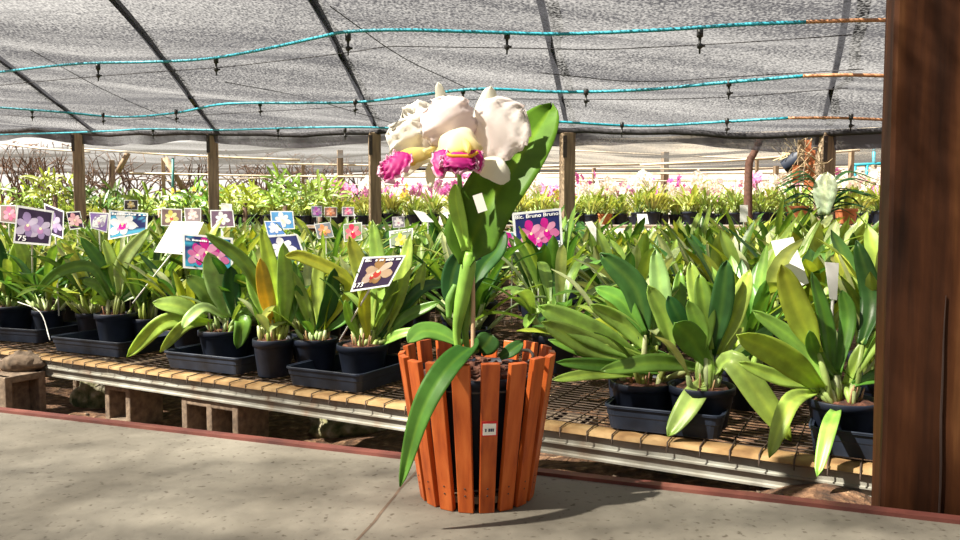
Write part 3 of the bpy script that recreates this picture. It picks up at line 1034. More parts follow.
# thin dark cords running under the net
cords = [[(-5, 82), (100, 72), (230, 62), (330, 50), (390, 41), (480, 42), (600, 44), (720, 38), (885, 26)], [(225, 78), (300, 92), (360, 110), (420, 128)], [(330, 0), (400, 52), (470, 85), (540, 115)], [(0, 112), (120, 118), (200, 112), (330, 104), (480, 95), (700, 95), (885, 80)],
         [(540, 68), (640, 78), (760, 70), (885, 62)], [(30, 45), (110, 90), (200, 128)]]
for ci, cp in enumerate(cords):
    m_ = MB(); q3 = []
    for k in range(len(cp) - 1):
        for i in range(5):
            t_ = i / 5; q = ray_net(cp[k][0] * (1 - t_) + cp[k + 1][0] * t_, cp[k][1] * (1 - t_) + cp[k + 1][1] * t_)
            q.z = q.z - .03; q3.append(q)
    m_.tube(catmull(q3[::2] + [q3[-1]], 40), .003, 5)
    o = m_.build('trim_5', M['hem']); struct(o)

# irrigation pipes with drop nozzles
pipes = [
    ([(-8, 73), (75, 64), (150, 62), (205, 59), (260, 50), (320, 37), (345, 32), (400, 30), (480, 32), (560, 34), (660, 30), (735, 25), (806, 22)], [(806, 22), (850, 20.5), (890, 20)],
     [(98, 68), (216, 61), (348, 38), (507, 36), (700, 34)], 'nearest cyan irrigation pipe hung under the net, orange at its right end'),
    ([(-8, 107), (60, 112), (120, 117), (175, 113), (225, 104), (300, 103), (360, 102), (420, 95), (480, 89), (560, 92), (640, 90), (720, 83), (803, 76)], [(803, 76), (850, 75), (890, 76)],
     [(32, 112), (103, 116), (176, 113), (260, 105), (355, 103), (463, 92), (586, 93), (729, 84)], 'middle cyan irrigation pipe under the net between two others'),
    ([(-8, 135), (60, 133), (110, 131), (150, 129), (220, 130), (290, 128), (350, 127), (420, 128), (480, 120), (560, 122), (640, 126), (720, 122), (788, 118)], [(788, 118), (840, 118), (890, 120)],
     [(153, 131), (278, 131), (345, 131), (622, 126), (727, 122), (851, 118)], 'furthest cyan irrigation pipe, just before the dark hem of the net')]
for (pp, po, nz_, lab) in pipes:
    def pos(px, py):
        q = ray_net(px, py); a = q - Vector((0, 0, CZ))
        return Vector((0, 0, CZ)) + a * .95
    q3 = catmull([pos(*q) for q in pp], 90)
    root = thing('irrigation_pipe', lab, 'pipe', q3[45])
    rad = .0088 if pp[0][1] < 80 else .0105
    m_ = MB(); m_.tube(q3, rad, 8); m_.build('pipe_run', M['pipe'], root)
    m_ = MB(); m_.tube(catmull([pos(*q) for q in po], 12), rad, 8); o = m_.build('pipe_end', M['orange_pipe'], root); o['label'] = 'faded orange-brown end of the pipe'
    for (nx, ny) in nz_:
        q = pos(nx, ny - 1.5)
        m_ = MB()
        m_.lathe([(.001, .02), (.016, .015), (.016, -.02), (.008, -.025), (.006, -.05), (.014, -.055), (.014, -.07), (.005, -.078), (.004, -.1), (.001, -.1)], q, 8)
        m_.box(q + Vector((.014, 0, -.062)), .02, .01, .01)
        m_.build('nozzle', M['blackpart'], root)

# farther pale net beyond the post row
mb = MB(); NX, NY = 90, 60
for j in range(NY + 1):
    for i in range(NX + 1):
        x = -14 + 26 * i / NX
        rowy = 6.98 - .41 * (x - .81)
        y = rowy + .35 + 6.5 * j / NY
        d = y
        z = CZ + .96 + .02 * (y - rowy) - .09 * abs(math.sin(x * .33 + .4)) - .10 * abs(math.sin((y - rowy) * PI / 1.9)) + .10 * noise.noise(Vector((x * .5, y * .8, 3)))
        z += .06 * max(0, (rowy - 6.5)) 
        mb.v.append(Vector((x, y, z))); mb.c.append((0, 0, 0))
for j in range(NY):
    for i in range(NX):
        q = j * (NX + 1) + i
        mb.f.append((q, q + 1, q + NX + 2, q + NX + 1))
o = mb.build('ceiling', M['net_far']); struct(o)
# scalloped dark edge at its far end
mb = MB(); pts = []
for i in range(80):
    x = -14 + 26 * i / 79; rowy = 6.98 - .41 * (x - .81); y = rowy + 6.85
    z = CZ + 1.09 + .06 * max(0, (rowy - 6.5)) - .09 * abs(math.sin(x * .33 + .4)) - .06
    pts.append(Vector((x, y, z)))
mb.tube(pts, .05, 6); o = mb.build('trim_6', M['hem']); struct(o)

# pale fabric wall closing the house at the back
mb = MB(); n = 60; vv = []; ff = []
for i in range(n + 1):
    x = -2.2 + 16 * i / n; y = 17.5 - .41 * (x - .8) + .1 * math.sin(x * 2)
    vv += [Vector((x, y, -.1)), Vector((x, y, CZ + 1.9))]
    if i: ff.append((2 * i - 2, 2 * i - 1, 2 * i + 1, 2 * i))
mb.add(vv, ff); o = mb.build('wall_back', M['fabric_wall']); struct(o)

# unseen board wall added behind the viewer to cut ambient light
mb = MB()
for i in range(60):
    mb.box((-9 + .3 * i, -3.6 + .01 * (i % 2), .9), .295, .04, 2.2)
o = mb.build('wall_unseen', M['post_wood'], smooth=False); struct(o)

# ------------------------------------------------------------------ rails beyond the posts
rails = [
    ((540, 166), (800, 157), 9.5, .016, 'M'), ((540, 173), (900, 171), 11, .016, 'M'), ((560, 181), (880, 178), 12, .014, 'M'), ((70, 148), (300, 160), 11.5, .018, 'M'),
    ((130, 173), (480, 177), 11.5, .016, 'M'), ((240, 163), (600, 166), 12.5, .016, 'M'), ((640, 165), (860, 150), 8.6, .015, 'M'), ((300, 184), (640, 186), 12.8, .013, 'M'),
    ((560, 150), (900, 163), 13.0, .016, 'M'), ((0, 143), (90, 152), 11, .018, 'M')]
rails += [((540, 169), (890, 166), 12.2, .013, 'M'), ((545, 177), (885, 182), 13.4, .013, 'M'), ((150, 181), (480, 169), 12.9, .013, 'M'), ((580, 187), (880, 187), 14.0, .013, 'M')]
rl = ['pale horizontal rail nearest below the pale net, right of the big leaf', 'pale horizontal rail crossing behind the bent branch', 'lowest pale rail above the flowers on the right', 'pale rail sloping down from the upper left thicket',
      'pale rail across the left background above the far foliage', 'pale rail running behind the white orchid flower', 'pale rail holding the hanging black pot', 'low pale rail just above the far foliage in the centre',
      'pale rail furthest back on the right, against the fabric wall', 'pale rail at the far left edge under the dark net', 'thin pale rail between the first and second rails right of the big leaf', 'thin rail sloping down to the right behind the bent branch',
      'thin rail rising to the right behind the middle row post', 'lowest thin rail among the far blooms on the right']
for (a, e, d, r_, _), lab in zip(rails, rl):
    qa = P(a[0], a[1], d + (.0)); qe = P(e[0], e[1], d - .41 * (e[0] - a[0]) / F * d * .5)
    m_ = MB(); md = qa.lerp(qe, .5) - Vector((0, 0, .02))
    m_.tube(catmull([qa, md, qe], 12), r_ * .9, 6)
    o = m_.build('horizontal_rail', M['bamboo']); tag(o, lab, 'rail')

bgposts = [(163, 158, 11.5, .05, 'pale slim post in the left background beside the slanting brace'), (340, 150, 12, .09, 'short dark far post between the second and third row posts'),
           (594, 168, 11.8, .05, 'slim brown far post right of the row post beside the big leaf'), (665, 152, 12.5, .10, 'far brown post under the pale net in the right centre'),
           (757, 158, 9.5, .035, 'slim brown post right beside the bent branch'), (776, 166, 9, .05, 'brown post under the hanging black pot'), (852, 135, 8.2, .045, 'slim brown post between the grey row post and the thick post'),
           (874, 165, 9.5, .05, 'short grey post at the right, half behind the thick post'), (410, 168, 12.5, .05, 'far post hidden by the white flower'), (303, 165, 12.4, .05, 'thin far post left of the middle row post'),
           (112, 160, 12.2, .07, 'thin far post right of the leftmost row post')]
for (px, py, d, w_, lab) in bgposts:
    if 'hidden' in lab: continue
    q = P(px, py, d)
    m_ = MB(); m_.box((q.x, q.y, (q.z - .05) / 2), w_, w_, q.z + .05, .3)
    o = m_.build('garden_post', M['post_wood'], smooth=False, bevel=.004); tag(o, lab, 'post')
# slanting braces, left background
for (a, e, lab) in (((118, 172), (128, 153), 'short slanting brace left of the slim pale post'), ((165, 158), (184, 190), 'long slanting brace leaning right from the slim pale post')):
    m_ = MB(); m_.tube([P(a[0], a[1], 11.4), P(e[0], e[1], 11.4)], .045, 6); o = m_.build('wooden_brace', M['post_wood']); tag(o, lab, 'brace')
m_ = MB(); m_.tube([P(173, 158, 11.2), P(173, 200, 11.2)], .02, 6); o = m_.build('teal_pole', plain('teal', (.05, .2, .2), .5)); tag(o, 'thin dark teal pole beside the long slanting brace', 'pole')

# bent branch used as a prop
m_ = MB(); d = 7.2
m_.tube(catmull([P(748, 240, d), P(748, 205, d), P(749, 165, d), P(753, 155, d), P(762, 137, d)], 16), [.045 - .0008 * i for i in range(17)], 8)
b_low = P(748, 240, d); m_.tube([Vector((b_low.x, b_low.y, -.05)), b_low], .045, 8)
o = m_.build('bent_branch', plain('dark_branch', (.11, .05, .035), .85, var=.3)); tag(o, 'dark crooked branch propping the net, bent near its top', 'branch')

# hanging black pot tipped on its side, and slatted hanging basket
root = thing('hanging_pot', 'black plastic pot tipped on its side, hung from a pale rail', 'pot', P(796, 160, 6.6))
c = P(796, 160, 6.6)
ax = (P(783, 168, 6.6) - P(806, 154, 6.5)).normalized()
mt = ax.to_track_quat('Z', 'Y').to_matrix().to_4x4()
m_ = MB(); m_.lathe([(.001, -.10), (.085, -.10), (.088, -.085), (.06, .11), (.057, .115), (.001, .115)], c, 20, mat=mt); m_.build('pot_body', M['black_plastic'], root)
m_ = MB()
for i in range(40):
    a = c + ax * R.uniform(-.08, .1) + Vector((R.uniform(-.06, .02), -.02, .07))
    m_.tube([a, a + Vector((R.uniform(-.12, .1), R.uniform(-.05, .05), R.uniform(-.06, .1)))], .004, 4)
m_.build('dry_roots', plain('dryroot', (.45, .36, .22), .9), root)
root = thing('hanging_basket', 'hanging basket of upright orange wooden slats beside the tipped black pot', 'basket', P(806, 160, 5.95))
for i, (px, y0, y1, mt_) in enumerate([(796, 165, 183, 'terracotta'), (801, 140, 183, 'post_wood'), (808, 140, 186, 'terracotta'), (812, 150, 190, 'terracotta')]):
    a = P(px, y0, 5.95); e = P(px - 1, y1, 5.95)
    m_ = MB(); m_.box(a.lerp(e, .5), .045, .02, (a - e).length); m_.build('slat', M[mt_], root, smooth=False)
m_ = MB()
for i in range(16):
    a = P(R.uniform(796, 820), R.uniform(143, 175), 5.9)
    m_.tube(catmull([a, a + Vector((R.uniform(-.1, .15), 0, R.uniform(-.1, .1))), a + Vector((R.uniform(-.2, .25), .05, R.uniform(-.3, .05)))], 6), .004, 4)
m_.build('dry_roots', plain('dryroot2', (.38, .28, .17), .9), root)
# blue pipe ladder at the right
root = thing('pipe_rack', 'cyan pipe frame with short rungs at right, half behind the thick post', 'rack', P(870, 178, 10))
d = 10
for nm, a, e in (('upright', (874, 145), (874, 182)), ('rung', (855, 166), (855, 188)), ('rung', (867, 165), (866, 190)), ('crossbar', (850, 165), (900, 163)), ('crossbar', (872, 146), (895, 147))):
    m_ = MB(); m_.tube([P(*a, d), P(*e, d)], .022, 6); m_.build(nm, M['pipe'], root)

# ------------------------------------------------------------------ raised benches far back and their flowering plants
R.seed(31)
def far_bench(w_, label, z=CZ + .0):
    root = thing('raised_bench', label, 'bench', Vector((0, 7.3 + w_, -.04)))
    m_ = MB(); a = Vector((-8, 7.3 + w_ + .41 * 8.8, z)); e = Vector((6, 7.3 + w_ - .41 * 5.2, z))
    dr = (e - a).normalized(); mid = a.lerp(e, .5)
    m_.box(mid - Vector((0, 0, .02)), (e - a).length, .9, .03, math.atan2(dr.y, dr.x)); m_.build('bench_top', M['post_wood'], root, smooth=False)
    for i in range(6):
        q = a.lerp(e, (i + .5) / 6)
        m_ = MB(); m_.box((q.x, q.y, z / 2 - .03), .07, .8, z - .02, math.atan2(dr.y, dr.x)); m_.build('leg', M['post_wood'], root, smooth=False)
far_bench(1.2, 'raised dark bench carrying flowering orchids just beyond the post row')
far_bench(3.2, 'raised dark bench carrying flowering orchids furthest back by the fabric wall')

fcol = {'white': (.92, .88, .85), 'pink': (.72, .30, .62), 'magenta': (.6, .08, .42), 'yellow': (.75, .66, .08)}


def make_far(seed, kind):
    R.seed(seed)
    root = thing('flowering_orchid', 'x', 'orchid')
    potm = M['black_plastic'] if kind != 'terra' else M['terracotta']
    pot_mb((0, 0, 0), .085, .13, n=12).build('pot', potm, root)
    lf = MB(); bl = MB()
    for i in range(30):
        az = R.uniform(0, 2 * PI)
        base = Vector((math.cos(az) * .03, math.sin(az) * .03, .11))
        growth(bl, lf, base, az, R.uniform(.05, .75), R.uniform(.03, .12), R.uniform(.14, .3), R.uniform(.022, .036), R.uniform(.1, .5), mixc(mixc(G_LIGHT, G_PALE, R.random()), G_YEL, R.uniform(0, .45)))  # leaf tints kept pale, with the bright far haze put into their colour
    lf.v += bl.v[:0]
    lf.build('foliage', M['leaf'], root)
    bl.build('pseudobulbs', M['bulb'], root)
    if kind in fcol or kind == 'terra':
        blooms = []; stt = MB()
        for i in range(R.randint(3, 5)):
            az = R.uniform(0, 2 * PI); l_ = R.uniform(.27, .42)
            tip = Vector((math.cos(az) * .12, math.sin(az) * .12, .12 + l_))
            stt.tube(catmull([(0, 0, .11), (math.cos(az) * .03, math.sin(az) * .03, .12 + l_ * .6), tip], 6), .003, 4, True, G_LIGHT)
            for q in range(R.randint(2, 4)):
                fl = MB(); blooms.append(fl)
                c = tip + Vector((R.uniform(-.07, .07), R.uniform(-.07, .07), R.uniform(-.09, .03)))
                cc = fcol.get(kind, fcol['white']); nf = Vector((R.uniform(-.6, .6), -1, R.uniform(-.1, .6))).normalized()
                side = nf.cross(Vector((0, 0, 1))).normalized(); up = side.cross(nf)
                for k in range(5):
                    a = 2 * PI * k / 5 + .3; dr = side * math.cos(a) + up * math.sin(a)
                    strap(fl, [c, c + dr * .025 + nf * .006, c + dr * .05 - nf * .004], .036, nf, .08, mixc(cc, (1, 1, 1), .15 * R.random()), None, 4, .4, 2, 2)
                strap(fl, [c + nf * .008, c + nf * .03 - up * .015], .025, up, .3, mixc(cc, (.7, .05, .4), .7), None, 3, .5, 2, 2)
        stt.build('flower_stalks', M['bulb'], root)
        for fl in blooms: fl.build('bloom', M['tint'], root)
    return root


far_protos = {}
for i, k in enumerate(['white', 'pink', 'magenta', 'green', 'white', 'yellow', 'pink', 'terra', 'green']):
    far_protos[i] = (make_far(300 + i, k), k)
fused = set(); R.seed(33)


def place_far(k, p, label, group, s_=1):
    o_, kind = far_protos[k]
    if k in fused: o_ = dup(o_)
    fused.add(k)
    o_.location = p; o_.rotation_euler = (0, 0, R.uniform(0, 6.28)); o_.scale = (s_, s_, s_)
    o_['label'] = label; o_['category'] = 'orchid'
    if group: o_['group'] = group
    elif 'group' in o_.keys(): del o_['group']


p = P(605, 218, 8.35); place_far(7, Vector((p.x, p.y, CZ - .0)), 'white-flowered plant in an orange terracotta pot on the raised bench', None, .95)
for row, ww in enumerate((.95, 1.4, 3.0, 3.45)):
    x = -7.5
    while x < 6.0:
        xx = x + R.uniform(-.08, .08); x += .24 if row < 2 else .34
        y = 7.3 + ww - .41 * (xx - .8)
        px = 480 + F * xx / y
        if px < -30 or px > 890: continue
        if abs(px - 605) < 10 and row == 0: continue
        if px < 330: k = R.choice([3, 8, 3, 8, 5, 3])
        elif px < 560: k = R.choice([3, 8, 5, 8, 0, 2, 1])
        else: k = R.choice([0, 1, 0, 4, 6, 4, 8, 0, 4, 2])
        kind = far_protos[k][1]
        word = {'white': 'white-flowered orchid', 'pink': 'pink-flowered orchid', 'magenta': 'magenta-flowered orchid', 'yellow': 'yellow-flowered orchid', 'green': 'flowerless orchid'}[kind]
        wh = ('on the raised bench beyond the posts' if row < 2 else 'on the furthest raised bench')
        sd = 'left of the middle post' if px < 375 else ('in the middle' if px < 567 else 'right of the big-leaf post')
        place_far(k, Vector((xx, y, CZ + .0)), '%s %s, %s' % (word, wh, sd), '%ss %s, %s' % (word, wh, sd), R.uniform(.85, 1.08))

# spiky fern-like vanda with a pale sheath near the right post
root = thing('spiky_plant', 'dark spiky fan-leaved plant before the grey row post at right', 'plant', Vector((P(822, 215, 5.2).x, 5.2, CZ - .12)))
c = P(822, 223, 5.2)
lf = MB(); R.seed(5)
for i in range(26):
    sgn = 1 if i % 2 else -1
    z0 = c.z + .02 + .009 * i
    l_ = R.uniform(.24, .36); a = R.uniform(.15, 1.1)
    p0 = Vector((c.x, c.y + R.uniform(-.03, .03), z0))
    p1 = p0 + Vector((sgn * l_ * .5, R.uniform(-.08, .02), l_ * .45 * a)); p2 = p0 + Vector((sgn * l_, R.uniform(-.14, .04), l_ * .35 * a - .03))
    strap(lf, [p0, p1, p2], .028, Vector((0, -.4, 1)), .25, mixc(G_DARK, (.02, .07, .03), .5), None, 8, .6, 3)
lf.build('foliage', M['leaf'], root)
lf = MB(); a = P(824, 215, 5.1); strap(lf, [a, P(825, 190, 5.1), P(827, 172, 5.1)], .15, cam_n(a), .1, (.55, .68, .5), (.8, .86, .74), 10, .5, 2.2)
o = lf.build('pale_sheath', M['leaf'], root, solid=.002); o['label'] = 'broad pale green-white leaf'
pot_mb((c.x, c.y, c.z - .17), .09, .13, n=18).build('pot', M['black_plastic'], root)
m_ = MB(); m_.tube([(c.x, c.y, -.03), (c.x, c.y, c.z - .17)], .03, 8); m_.build('stand', M['post_wood'], root)
m_ = MB(); m_.tube([(c.x, c.y, c.z - .1), (c.x, c.y, c.z + .18)], .012, 8, True, G_DARK); m_.build('stem', M['bulb'], root)

# terracotta hanging pots right, behind
for (px, py, d, lab) in ((797, 214, 6.6, 'orange slatted pot left of the spiky plant'), (846, 217, 6.4, 'orange slatted pot between the grey post and the thick post')):
    q = P(px, py, d); root = thing('terracotta_pot', lab, 'pot', (q.x, q.y, -.03))
    m_ = MB(); m_.tube([(q.x, q.y, -.03), (q.x, q.y, q.z - .06)], .03, 8); m_.build('stand', M['post_wood'], root)
    pot_mb((q.x, q.y, q.z - .06), .095, .13, n=18).build('pot', M['terracotta'], root)
    lf = MB()
    for i in range(9):
        az = R.uniform(0, 6.28); b0 = Vector((q.x, q.y, q.z + .03)); dr = Vector((math.cos(az), math.sin(az), 0)); l_ = R.uniform(.12, .25)
        strap(lf, [b0, b0 + dr * l_ * .3 + Vector((0, 0, l_ * .7)), b0 + dr * l_ * .8 + Vector((0, 0, l_))], .025, Vector((0, -1, .3)), .15, G_LIGHT, None, 6)
    lf.build('foliage', M['leaf'], root)

# ------------------------------------------------------------------ thicket of bare twigs and dark foliage at the left back
R.seed(41)


def twiggy(px0, px1, d, label, n, ytop=150, ybot=205):
    base = P((px0 + px1) / 2, 210, d)
    root = thing('bare_shrub', label, 'shrub', (base.x, base.y, -.04))
    m_ = MB()
    for i in range(n):
        x = R.uniform(px0, px1); a = P(x, ybot + 8, d + R.uniform(-.4, .4))
        dr = R.uniform(-1, 1)
        pts = [a]; cur = a.copy(); hd = Vector((dr * .6, 0, 1)).normalized()
        for k in range(7):
            hd = (hd + Vector((R.uniform(-.6, .6), R.uniform(-.2, .2), R.uniform(-.35, .3)))).normalized()
            cur = cur + hd * R.uniform(.1, .2)
            cur.z = min(cur.z, CZ + 1.2)
            pts.append(cur.copy())
            if R.random() < .6:
                h2 = (hd + Vector((R.uniform(-1, 1), 0, R.uniform(-.5, .7)))).normalized()
                c2 = cur + h2 * R.uniform(.1, .35); c2.z = min(c2.z, CZ + 1.2)
                m_.tube(catmull([cur, cur.lerp(c2, .5) + Vector((R.uniform(-.04, .04), 0, R.uniform(-.04, .04))), c2], 4), [.009, .008, .006, .005, .003], 4, False)
        m_.tube(catmull(pts, 14), [.02 - .0011 * q for q in range(15)], 5, False)
    m_.build('branches', M['twig'], root)
    m_ = MB()
    for i in range(5):
        x = (px0 + (px1 - px0) * i / 4); q = P(x, ybot + 10, d)
        m_.tube([(q.x, q.y, -.04), q], .03, 6)
    m_.build('trunk', M['twig'], root)


twiggy(-20, 75, 11.5, 'tangle of bare brown twigs at the far left against the sky', 46)
twiggy(88, 150, 12.5, 'bare twiggy shrub between the leftmost post and the slanting braces', 34)
twiggy(180, 270, 12.8, 'bare twiggy shrub behind the second row post from the left', 42)
twiggy(270, 380, 13.2, 'bare twiggy shrub behind the rail left of the middle post', 42)


def bushy(px, py, d, w_, h_, label, tint, n=90):
    q = P(px, py, d)
    root = thing('leafy_shrub', label, 'shrub', (q.x, q.y, -.04))
    m_ = MB(); m_.tube([(q.x, q.y, -.04), (q.x, q.y, q.z)], .03, 6); m_.build('stem', M['twig'], root)
    lf = MB()
    for i in range(n):
        a = R.uniform(0, 6.28); rr = R.random() ** .5
        b0 = q + Vector((math.cos(a) * rr * w_ * .5, math.sin(a) * rr * .3, R.uniform(-.1, h_ * .7) * (1.1 - rr * .5)))
        dr = Vector((R.uniform(-1, 1), R.uniform(-.6, .6), R.uniform(.1, 1.2))).normalized(); l_ = R.uniform(.12, .28)
        strap(lf, [b0, b0 + dr * l_ * .5, b0 + dr * l_ - Vector((0, 0, .04))], .035, Vector((R.uniform(-.4, .4), -1, .5)).normalized(), .12, mixc(tint, rtint(), .25), None, 5, .4, 2, 2)
    lf.build('foliage', M['leaf'], root)


bushy(20, 205, 10.6, 1.1, .35, 'dark leafy shrub at the far left under the bare twigs', G_MID)
bushy(55, 195, 10.2, .5, .45, 'light green leafy shrub left of the leftmost row post', G_LIGHT, 70)
bushy(105, 205, 10.3, .9, .35, 'dark leafy shrub right of the leftmost row post', G_DARK)
bushy(160, 210, 9.8, .8, .3, 'low leafy shrub before the slanting braces', G_MID, 80)
bushy(200, 205, 9.6, .5, .35, 'low leafy shrub left of the second row post', G_MID, 60)
bushy(245, 203, 9.6, .7, .25, 'yellow-green leafy shrub right of the second row post', G_YEL, 70)
bushy(285, 203, 9.4, .5, .5, 'spiky tufted green shrub left of the middle post', G_LIGHT, 80)
bushy(320, 205, 9.2, .5, .45, 'tufted green shrub nearest the middle post on its left', G_LIGHT, 80)

# ------------------------------------------------------------------ picture cards on stakes
R.seed(51)


def text_verts(s_, size=1.0):
    if s_.startswith('#'):                       # a printed word too small to read: a row of short strokes
        vs2 = []; fs2 = []; x = 0.0; rr = random.Random(len(s_))
        for ch in s_:
            wd = rr.uniform(.3, .55)
            if rr.random() < .16: x += .3
            h_ = rr.choice([.5, .5, .72]); k = len(vs2)
            vs2 += [Vector((x, 0, 0)), Vector((x + wd * .8, 0, 0)), Vector((x + wd * .8, h_, 0)), Vector((x, h_, 0))]
            fs2.append((k, k + 1, k + 2, k + 3)); x += wd
        return vs2, fs2
    cu = bpy.data.curves.new('t', 'FONT'); cu.body = s_; cu.size = size; cu.align_x = 'LEFT'; cu.offset = .012; cu.resolution_u = 3
    ob = bpy.data.objects.new('t', cu); col.objects.link(ob)
    dg = bpy.context.evaluated_depsgraph_get()
    me = bpy.data.meshes.new_from_object(ob.evaluated_get(dg))
    vs2 = [v.co.copy() for v in me.vertices]; fs2 = [tuple(p_.vertices) for p_ in me.polygons]
    bpy.data.objects.remove(ob); bpy.data.curves.remove(cu); bpy.data.meshes.remove(me)
    return vs2, fs2


def card(corners, d, lean, bgc, label, flower=None, texts=(), base=None, border=.05, group=None, centre=(.5, .45), fs=.4, blank=False, accent=None, stake_to=None, dside=0):
    """corners TL,TR,BR,BL in photo pixels at distance d; lean pushes the top edge back"""
    tl, tr, br, bl_ = [P(c[0], c[1], d + lean * (1 if i < 2 else 0) + dside * (1 if i in (1, 2) else 0)) for i, c in enumerate(corners)]
    nrm = (tr - tl).cross(bl_ - tl).normalized()
    if nrm.dot(cam_n(tl)) < 0: nrm = -nrm

    def uv(u, v, off=0):
        return (bl_ * (1 - u) * (1 - v) + br * u * (1 - v) + tr * u * v + tl * (1 - u) * v) + nrm * off
    mid = uv(.5, 0, 0)
    if stake_to: sb = P(stake_to[0], stake_to[1], stake_to[2] if len(stake_to) > 2 else d)
    else: sb = Vector((mid.x, mid.y + .01, BT + .1))
    root = thing('plant_card', label, 'card', sb, group)
    m_ = MB()
    pts = [uv(0, 0), uv(1, 0), uv(1, 1), uv(0, 1)]
    m_.add([p_ + nrm * .0 for p_ in pts] + [p_ - nrm * .002 for p_ in pts], [(0, 1, 2, 3), (7, 6, 5, 4), (0, 4, 5, 1), (1, 5, 6, 2), (2, 6, 7, 3), (3, 7, 4, 0)])
    m_.build('card_panel', M['cardedge'] if not blank else M['white_plastic'], root, smooth=False)
    if not blank:
        m_ = MB(); g = border
        n = 8; vv = []; ff = []; cc = []
        for j in range(n + 1):
            for i in range(n + 1):
                u = g + (1 - 2 * g) * i / n; v = g * 1.2 + (1 - 2.4 * g) * j / n
                vv.append(uv(u, v, .0006))
                c_ = bgc
                if accent and noise.noise(Vector((i * .6, j * .6, d * 7))) > .12 - (.5 if j < 2 else 0): c_ = mixc(bgc, accent, .8)
                cc.append(c_)
        for j in range(n):
            for i in range(n):
                q = j * (n + 1) + i; ff.append((q, q + 1, q + n + 2, q + n + 1))
        m_.add(vv, ff, cc); m_.build('print', M['ink'], root, smooth=False)
    asp = (tr - tl).length / max((tl - bl_).length, .01)
    if flower:
        m_ = MB()
        for (fc, fu, fv, fr, lipc) in flower:
            for k in range(6):
                a = PI / 2 + k * 2 * PI / 6 + .2
                rr = fr * (.85 if k % 2 else 1.0)
                ring = []
                for q in range(11):
                    t_ = q / 10 * 2 - 1
                    w_ = .42 * (1 - abs(t_) ** 1.5)
                # petal outline
                out = []
                for q in range(14):
                    th = 2 * PI * q / 14
                    lx = rr * (.52 + .5 * math.cos(th)); ly = rr * .27 * math.sin(th) * (1.2 if math.cos(th) > 0 else .9) * (1 + .08 * math.sin(5 * th))
                    du = (lx * math.cos(a) - ly * math.sin(a)) / asp; dv = lx * math.sin(a) + ly * math.cos(a)
                    u = min(.97, max(.03, fu + du)); v = min(.95, max(.04, fv + dv))
                    out.append(uv(u, v, .001 + .0001 * k))
                sh = mixc(fc, (1, 1, 1), .12 * (k % 3))
                m_.add(out, [tuple(range(14))], sh)
            out = [uv(fu + fr * .24 * math.cos(2 * PI * q / 12) / asp, fv - fr * .18 + fr * .26 * math.sin(2 * PI * q / 12), .0018) for q in range(12)]
            m_.add(out, [tuple(range(12))], lipc)
            out = [uv(fu + fr * .1 * math.cos(2 * PI * q / 12) / asp, fv + fr * .0 + fr * .1 * math.sin(2 * PI * q / 12), .002) for q in range(12)]
            m_.add(out, [tuple(range(12))], (.95, .8, .45))
        m_.build('flower_picture', M['ink'], root, smooth=False)
    for (s_, u0, u1, v0, hgt) in texts:
        vs2, fs2 = text_verts(s_)
        x0 = min(p_.x for p_ in vs2); x1 = max(p_.x for p_ in vs2)
        m_ = MB(); m_.add([uv(u0 + (p_.x - x0) / (x1 - x0) * (u1 - u0), v0 + p_.y / .72 * hgt, .0028) for p_ in vs2], fs2, (.93, .93, .95))
        m_.build('lettering', M['ink'], root, smooth=False)
    m_ = MB()
    tp = uv(.5, .25, -.004)
    if (tp - sb).length > .02:
        m_.tube([tp, uv(.5, 0, -.004), sb], [.0028, .0035, .003], 6); m_.build('stake', M['white_plastic'], root)
    return root


NAVY = (.022, .028, .13); DK = (.028, .014, .045)
MAG = (.45, .015, .22); WHT = (.62, .62, .68); LIL = (.25, .18, .36)
card([(512, 213), (561, 208), (563, 247), (515, 252)], 2.9, .02, NAVY, 'navy card picturing magenta orchids, lettered Blc. Bruno Bruno, right of the big leaf',
     [(MAG, .36, .42, .36, (.5, .01, .25)), (MAG, .68, .46, .34, (.5, .01, .25)), (MAG, .5, .28, .26, (.8, .2, .5))], [('Blc. Bruno Bruno', .06, .94, .83, .1), ('162', .78, .95, .08, .1)], accent=None)
card([(504, 231), (514, 232), (517, 253), (507, 254)], 3.0, .02, (.1, .3, .4), 'narrow magenta and teal card partly behind the navy Bruno card', [(MAG, .5, .5, .5, MAG)])
card([(363, 257), (406, 255), (389, 286), (350, 292)], 2.32, .05, DK, 'dark tilted card picturing a tan orchid, numbered 173, on a slanting white stake',
     [((.27, .15, .055), .52, .52, .44, (.4, .04, .03)), ((.3, .14, .06), .42, .4, .25, (.4, .03, .03))], [('Blc.', .1, .26, .84, .09), ('########', .34, .93, .84, .08), ('173', .07, .28, .1, .13)], stake_to=(340, 340, 2.4))
card([(182, 233), (233, 238), (233, 272), (183, 268)], 2.75, .03, NAVY, 'blue card picturing a magenta orchid, in front of the blank white card',
     [(MAG, .48, .5, .44, MAG), (MAG, .3, .4, .34, (.7, .35, .6)), (MAG, .7, .38, .34, (.7, .35, .6))], [('Blc.', .08, .17, .8, .07), ('##########', .2, .62, .8, .06)], accent=(.05, .4, .6))
card([(172, 221), (204, 222), (188, 255), (154, 252)], 2.9, .05, WHT, 'blank white card turned away, on a long slanting white stake', None, (), blank=True, stake_to=(133, 303, 2.95))
card([(109, 210), (148, 213), (147, 232), (108, 240)], 3.6, .03, NAVY, 'navy card picturing a white orchid with magenta lip, left of the blank white card',
     [(WHT, .36, .5, .5, (.6, .02, .35)), ((.55, .01, .35), .36, .42, .22, (.6, .02, .35))], [('############', .08, .95, .84, .08)], accent=(.1, .45, .7))
card([(89, 212), (109, 213), (107, 233), (91, 228)], 3.7, .03, (.2, .12, .35), 'small purple card with pale lilac orchid, left of the navy white-orchid card', [(LIL, .5, .5, .4, (.5, .3, .5))])
